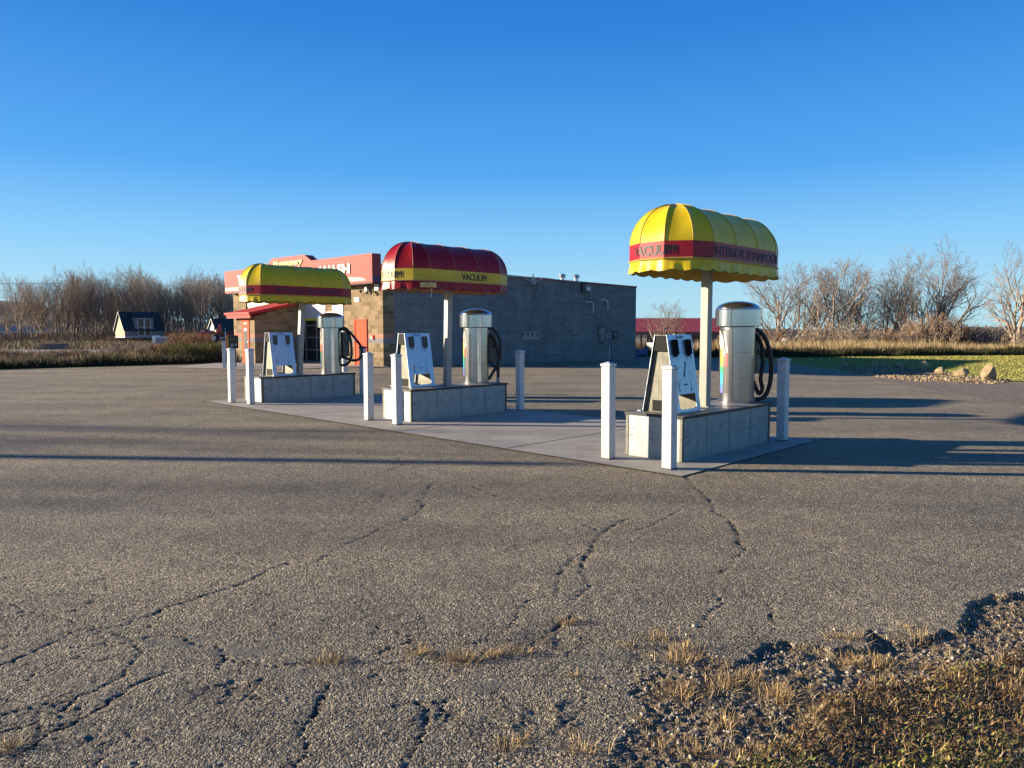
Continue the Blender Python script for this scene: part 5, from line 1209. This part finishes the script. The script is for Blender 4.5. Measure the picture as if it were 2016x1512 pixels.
# ------------------------------------------------------------------ bare trees
def grow(seed, H, kind):
    rn = random.Random(seed); segs = []; split = []
    def branch(p, d, L, r, lev, nseg, curl):
        pts = [(p, r)]; q = p.copy(); dd = d.copy(); kids = []
        for i in range(nseg):
            dd = (dd+Vector((rn.uniform(-1, 1), rn.uniform(-1, 1), rn.uniform(-.5, 1)))*curl+Vector((0, 0, UPB[lev]))).normalized()
            q = q+dd*L/nseg; rr = r*(1-.72*(i+1)/nseg); pts.append((q.copy(), rr)); kids.append((q.copy(), dd.copy(), rr, (i+1)/nseg))
        for (a, ra), (b, rb) in zip(pts[:-1], pts[1:]): segs.append((a, b, ra, rb, lev))
        if lev >= MAXL: return
        m = CH[lev]
        for c in range(m):
            t = .22+.78*(c+rn.random())/m if lev else ST+(1-ST)*(c+rn.random()*.6)/m
            i = min(nseg-1, int(t*nseg)); kq, kd, kr, kt = kids[i]; base = pts[i][0].lerp(pts[i+1][0], t*nseg-i)
            ax = kd.cross(Vector((rn.uniform(-1, 1), rn.uniform(-1, 1), rn.uniform(-1, 1)))).normalized(); an = R(rn.uniform(*ANG[lev]))
            nd = Matrix.Rotation(an, 3, ax) @ kd; nd = Matrix.Rotation(rn.uniform(0, 6.28), 3, kd) @ nd
            branch(base, nd.normalized(), L*rn.uniform(*LEN[lev])*(1.15-.45*t), max(kr*1.25*.7, RM), lev+1, NS[lev+1], CUR[lev+1])
    if kind == 'vase':       # low forking tree with a rounded crown
        UPB = [.1, .07, .04, .02, .0]; MAXL = 4; CH = [9, 6, 5, 3]; ANG = [(28, 60), (22, 44), (22, 46), (22, 50)]; LEN = [(.70, .92), (.42, .62), (.45, .65), (.45, .65)]; NS = [5, 7, 5, 3, 2]; CUR = [.05, .07, .09, .12, .15]; ST = .10; RM = .010
        branch(Vector((0, 0, 0)), Vector((rn.uniform(-.08, .08), rn.uniform(-.08, .08), 1)).normalized(), H*.70, H*.022, 0, 5, .05)
    elif kind == 'multi':
        UPB = [.05, .05, .04, .02, .0]; MAXL = 4; CH = [7, 5, 4, 3]; ANG = [(22, 46), (20, 44), (22, 48), (22, 50)]; LEN = [(.42, .62), (.45, .66), (.45, .65), (.45, .65)]; NS = [7, 6, 4, 3, 2]; CUR = [.05, .07, .10, .12, .15]; ST = .22; RM = .010
        for k in range(4):
            a = k*1.57+rn.uniform(-.5, .5); s = rn.uniform(.30, .62); branch(Vector((.12*math.cos(a), .12*math.sin(a), 0)), Vector((s*math.cos(a), s*math.sin(a), 1)).normalized(), H*rn.uniform(.84, .92), H*.013, 0, 7, .05)
    else:                    # tall upswept tree of the dense row
        UPB = [.06, .10, .08, .05, .02]; MAXL = 4; CH = [8, 5, 3, 2]; ANG = [(18, 42), (16, 40), (20, 44), (20, 48)]; LEN = [(.40, .62), (.45, .65), (.45, .65), (.45, .65)]; NS = [8, 6, 4, 3, 2]; CUR = [.04, .07, .09, .12, .15]; ST = .22; RM = .013
        for k in range(2):
            a = rn.uniform(0, 6.28); s = .06+.22*k; branch(Vector((.15*math.cos(a), .15*math.sin(a), 0)), Vector((s*math.cos(a), s*math.sin(a), 1)).normalized(), H*rn.uniform(.84, 1.0), H*.012, 0, 8, .045)
    return segs
def tree_mesh(segs, lo, hi, name, mat):
    S_ = [s for s in segs if lo <= s[4] <= hi]; n = len(S_); A = np.array([s[0][:] for s in S_]); Bq = np.array([s[1][:] for s in S_]); ra = np.array([s[2] for s in S_]); rb = np.array([s[3] for s in S_])
    d = Bq-A; d /= np.linalg.norm(d, axis=1)[:, None]+1e-9; h_ = np.where(np.abs(d[:, 2:3]) > .9, [[1., 0, 0]], [[0, 0, 1.]]); a = np.cross(d, h_); a /= np.linalg.norm(a, axis=1)[:, None]; b = np.cross(d, a)
    k = 6 if hi <= 1 else 3; V_ = []
    for P_, r_ in ((A, ra), (Bq, rb)):
        for i in range(k):
            w = 2*math.pi*i/k; V_.append(P_+(a*math.cos(w)+b*math.sin(w))*np.maximum(r_, .007)[:, None])
    v = np.stack(V_, 1); f_ = np.concatenate([2*k*np.arange(n)[:, None]+np.array([[i, (i+1) % k, k+(i+1) % k, k+i]]) for i in range(k)], 0)
    me_o = np_mesh(name, v.reshape(-1, 3), f_, mat, smooth=True); return me_o
protos = {}
def make_tree(kind, seed, H, mat):
    sg_ = grow(seed, H, kind); r_ = bpy.data.objects.new('bare_tree', None); COL.objects.link(r_)
    a = tree_mesh(sg_, 0, 0, 'trunk', mat); b = tree_mesh(sg_, 1, 9, 'crown', mat); a.parent = r_; b.parent = r_; return r_
def use_tree(key, kind, seed, H, mat, loc, rot, sc, label, group=None):
    if key not in protos: protos[key] = make_tree(kind, seed, H, mat); t = protos[key]
    else: t = copy_tree(protos[key])
    t.location = loc; t.rotation_euler = (0, 0, rot); t.scale = (sc, sc, sc) if not isinstance(sc, tuple) else sc
    tag(t, label, 'tree', group); return t
def wx(px, Y): return (px-1008)/1456*Y
# right hand row
rt = [(1538, 76, 'v1', 7.2, 'bare tree just right of the closest yellow canopy'), (1574, 78, 'm1', 7.7, 'second bare tree right of the closest canopy'), (1642, 74, 'v2', 7.9, 'bare tree with wide fork, third right of the closest canopy'), (1678, 80, 'm2', 6.8, 'slim bare tree between two wide ones behind the lawn'),
      (1728, 76, 'm1', 8.0, 'upright bare tree keeping a few dry leaves'), (1790, 78, 'm2', 6.6, 'small bare tree left of the widest multi stem tree'), (1812, 74, 'm3', 8.1, 'widest multi stem bare tree in the middle of the right hand row'), (1852, 72, 'v3', 7.6, 'dark bare tree leaning right at the end of the right hand row'), (1998, 66, 'v1', 7.7, 'lone pale bare tree at the right edge of the picture')]
for i, (px, Y, key, H, lab) in enumerate(rt):
    kd = 'vase' if key[0] == 'v' else 'multi'
    use_tree(key, kd, 11+int(key[1])*3+(0 if kd == 'vase' else 50), 7.6, M['wood'] if key[0] == 'm' else M['barkl'], (wx(px, Y), Y, float(drop(wx(px, Y), Y))-.1), i*1.3, ((H+(3.1 if kd == 'vase' else 2))/8.2), lab, 'bare trees behind the lawn')
use_tree('v2', 'vase', 17, 7.6, M['barkl'], (wx(1308, 62), 62, -1.3), 2.2, (.62, .62, .66), 'small bare tree in front of the red roofed barn')
# a few dry leaves on one tree
rgl = np.random.default_rng(9)
n = 420; X = wx(1728, 76)+rgl.normal(0, 1.2, n); Y = 76+rgl.normal(0, 1.2, n); Z = rgl.uniform(2.2, 6.8, n)
tag(leaves('dry_leaves', X, Y, Z, .14, np.array([(.30, .17, .07)])*rgl.uniform(.7, 1.3, (n, 1)), 8), kind='stuff')
# dense row on the left
k = 0; rn = random.Random(12)
for row, (Y0, dens) in enumerate(((98, 15), (107, 13), (118, 12))):
    px = 40+row*7
    while px < 470:
        Y = Y0+rn.uniform(-3, 3); key = 'u%d' % rn.randint(1, 4); X = wx(px, Y)
        hh = .90+.10*math.sin(px*.05)+rn.uniform(-.08, .08)
        if px < 90: hh *= .92+.08*(px-30)/60
        t = use_tree(key, 'up', 100+int(key[1]), 8.2*(Y0/100)**.85, M['barkl'] if rn.random() < .5 else M['wood'], (X, Y, -.1), rn.uniform(0, 6.28), hh*(.93+.10*row/3), 'bare upswept tree in the dense row behind the dark roofed shed', 'bare trees in the dense left row')
        t.rotation_euler = (R(rn.uniform(-4, 4)), R(rn.uniform(-2, 7)), t.rotation_euler.z); px += dens*rn.uniform(.75, 1.35)*(1.4 if px < 110 else 1); k += 1
use_tree('v3', 'vase', 20, 7.6, M['barkl'], (wx(14, 120), 120, -.1), 1.0, .8, 'low bare tree at the far left edge of the dense row')
# far brush in the distance, left and right
def brush(name, n, xr, yr, h, cols, seed, f=None, w=.03, lean=.5):
    rg = np.random.default_rng(seed); X = rg.uniform(*xr, n); Y = rg.uniform(*yr, n); hh = h*(.75+.45*fbm(X, Y, .25, seed))
    if f is not None: k = f(X, Y); X, Y, hh = X[k], Y[k], hh[k]
    return tag(blades(name, np.column_stack([X, Y, drop(X, Y)-.1]), np.maximum(hh, .1), w, cols, seed, lean, .4), kind='stuff')
brown = [(.14, .095, .065), (.18, .12, .08), (.11, .075, .055), (.22, .14, .085)]
brush('underbrush', 26000, (-86, -34), (96, 132), 2.6, brown, 61, w=.045)
brush('underbrush', 9000, (-86, -40), (90, 97), 1.3, brown, 62, w=.04)
brush('underbrush', 40000, (20, 95), (76, 112), 2.0, brown+tan[:1], 63, w=.045)
brush('underbrush', 9000, (60, 110), (70, 110), 3.4, brown, 64, w=.045)
brush('underbrush', 9000, (10, 34), (103, 112), 3.4, brown, 65, w=.06)
# shrubs before the sheds
def shrub(seed, H, col):
    rn = random.Random(seed); segs = []
    for k in range(34):
        a = rn.uniform(0, 6.28); s = rn.uniform(.1, .8); d = Vector((s*math.cos(a), s*math.sin(a), 1)).normalized(); p = Vector((rn.uniform(-.2, .2), rn.uniform(-.2, .2), 0)); L = H*rn.uniform(.7, 1.1)
        q = p
        for i in range(4):
            d = (d+Vector((rn.uniform(-.2, .2), rn.uniform(-.2, .2), .05))).normalized(); q2 = q+d*L/4; segs.append((q, q2, .014-.002*i, .012-.002*i, 2))
            for j in range(4):
                e_ = (d+Vector((rn.uniform(-1, 1), rn.uniform(-1, 1), rn.uniform(-.2, .8)))).normalized(); t = q.lerp(q2, rn.random()); q3 = t+e_*H*.2*rn.uniform(.5, 1.3); segs.append((t, q3, .009, .007, 2))
                for _ in range(2):
                    f_ = (e_+Vector((rn.uniform(-1, 1), rn.uniform(-1, 1), rn.uniform(-.3, .7)))).normalized(); t2 = t.lerp(q3, rn.random()); segs.append((t2, t2+f_*H*.12, .008, .007, 2))
            q = q2
    return tree_mesh(segs, 0, 9, 'shrub', col)
M['rust'] = simple('rusty_twigs', (.26, .15, .075), .9, var=.3, scale=4); M['olive'] = simple('olive_twigs', (.15, .14, .05), .9, var=.3, scale=4)
sh = [shrub(1, 1.5, M['rust']), shrub(2, 1.5, M['barkl']), shrub(3, 1.3, M['olive'])]; first = [True]*3
def put_shrub(i, loc, sc, rot, label, group):
    if first[i]: o = sh[i]; first[i] = False
    else: o = sh[i].copy(); COL.objects.link(o)
    o.location = loc; o.scale = (sc*1.15, sc*1.15, sc); o.rotation_euler = (0, 0, rot); tag(o, label, 'shrub', group)
rn = random.Random(4)
for j in range(34):
    px = 228+j*6.6+rn.uniform(-6, 6); Y = rn.uniform(43, 56); tall = .50 if px < 325 else (.95 if 338 < px < 392 else .36)
    put_shrub(0 if 300 < px < 430 else 1, (wx(px, Y), Y, -.05), tall*rn.uniform(.6, 1.0), rn.uniform(0, 6), 'brown twiggy shrub in the thicket before the garden shed', 'shrubs before the shed')
for j in range(30):
    px = 0+j*8+rn.uniform(-6, 6); Y = rn.uniform(36, 44); put_shrub(1 if j % 3 else 0, (wx(px, Y), Y, -.05), rn.uniform(.2, .36), rn.uniform(0, 6), 'low brown shrub in the left field', 'low shrubs in the left field')
for j in range(15):
    px = 330+j*8+rn.uniform(-5, 5); Y = rn.uniform(36.5, 40) if px < 425 else rn.uniform(37.5, 42); put_shrub(2, (wx(px, Y), Y, -.05), rn.uniform(.45, .75), rn.uniform(0, 6), 'olive shrub at the left kerb near the pay station', 'olive shrubs near the pay station')
for j in range(16):
    px = 1276+j*11+rn.uniform(-4, 4); Y = rn.uniform(48, 53); put_shrub(0, (wx(px, Y), Y, -.15), rn.uniform(.30, .46), rn.uniform(0, 6), 'rusty shrub between the car wash and the barn', 'rusty shrubs before the barn')
for j in range(26):
    px = 1500+j*21+rn.uniform(-8, 8); Y = rn.uniform(60, 72); put_shrub(1 if j % 2 else 0, (wx(px, Y), Y, float(drop(wx(px, Y), Y))-.1), rn.uniform(1.3, 2.2), rn.uniform(0, 6), 'tall brown shrub under the bare trees behind the lawn', 'shrubs under the right hand trees')

for z_ in (9.0, 12.2):
    tag(obj('power_line', MB().tube([(-260+q*12, 158+q*1.2, z_+.006*(q-9)**2) for q in range(15)], .05, 5), M['grey']), 'thin power line above the far left trees, %s one' % ('lower' if z_ < 10 else 'upper'), 'power line')
# ------------------------------------------------------------------ what stands left of the picture and throws its shade across the lot
t = thing('light_pole', 'grey light pole left of the lot', 'light pole', (-32.0, 11.2, 0), 0)
obj('pole', MB().lathe([(.16, 0), (.13, 7.0)], 20), M['grey'], t, smooth=True); obj('base', MB().lathe([(.3, 0), (.3, .5)], 20), M['concrete'], t)
for i, (x, y, k_, s_) in enumerate(((-46, 15.5, 'u1', 1.0), (-52, 9.5, 'u2', 1.1), (-44, 11.6, 'v3', .9), (-58, 13.5, 'u3', 1.1))):
    if k_ not in protos: continue
    use_tree(k_, 'up', 1, 8, M['wood'], (x, y, -.1), i, s_, 'bare tree standing beyond the left side of the lot', 'bare trees left of the lot')
print('objects', len(bpy.data.objects))
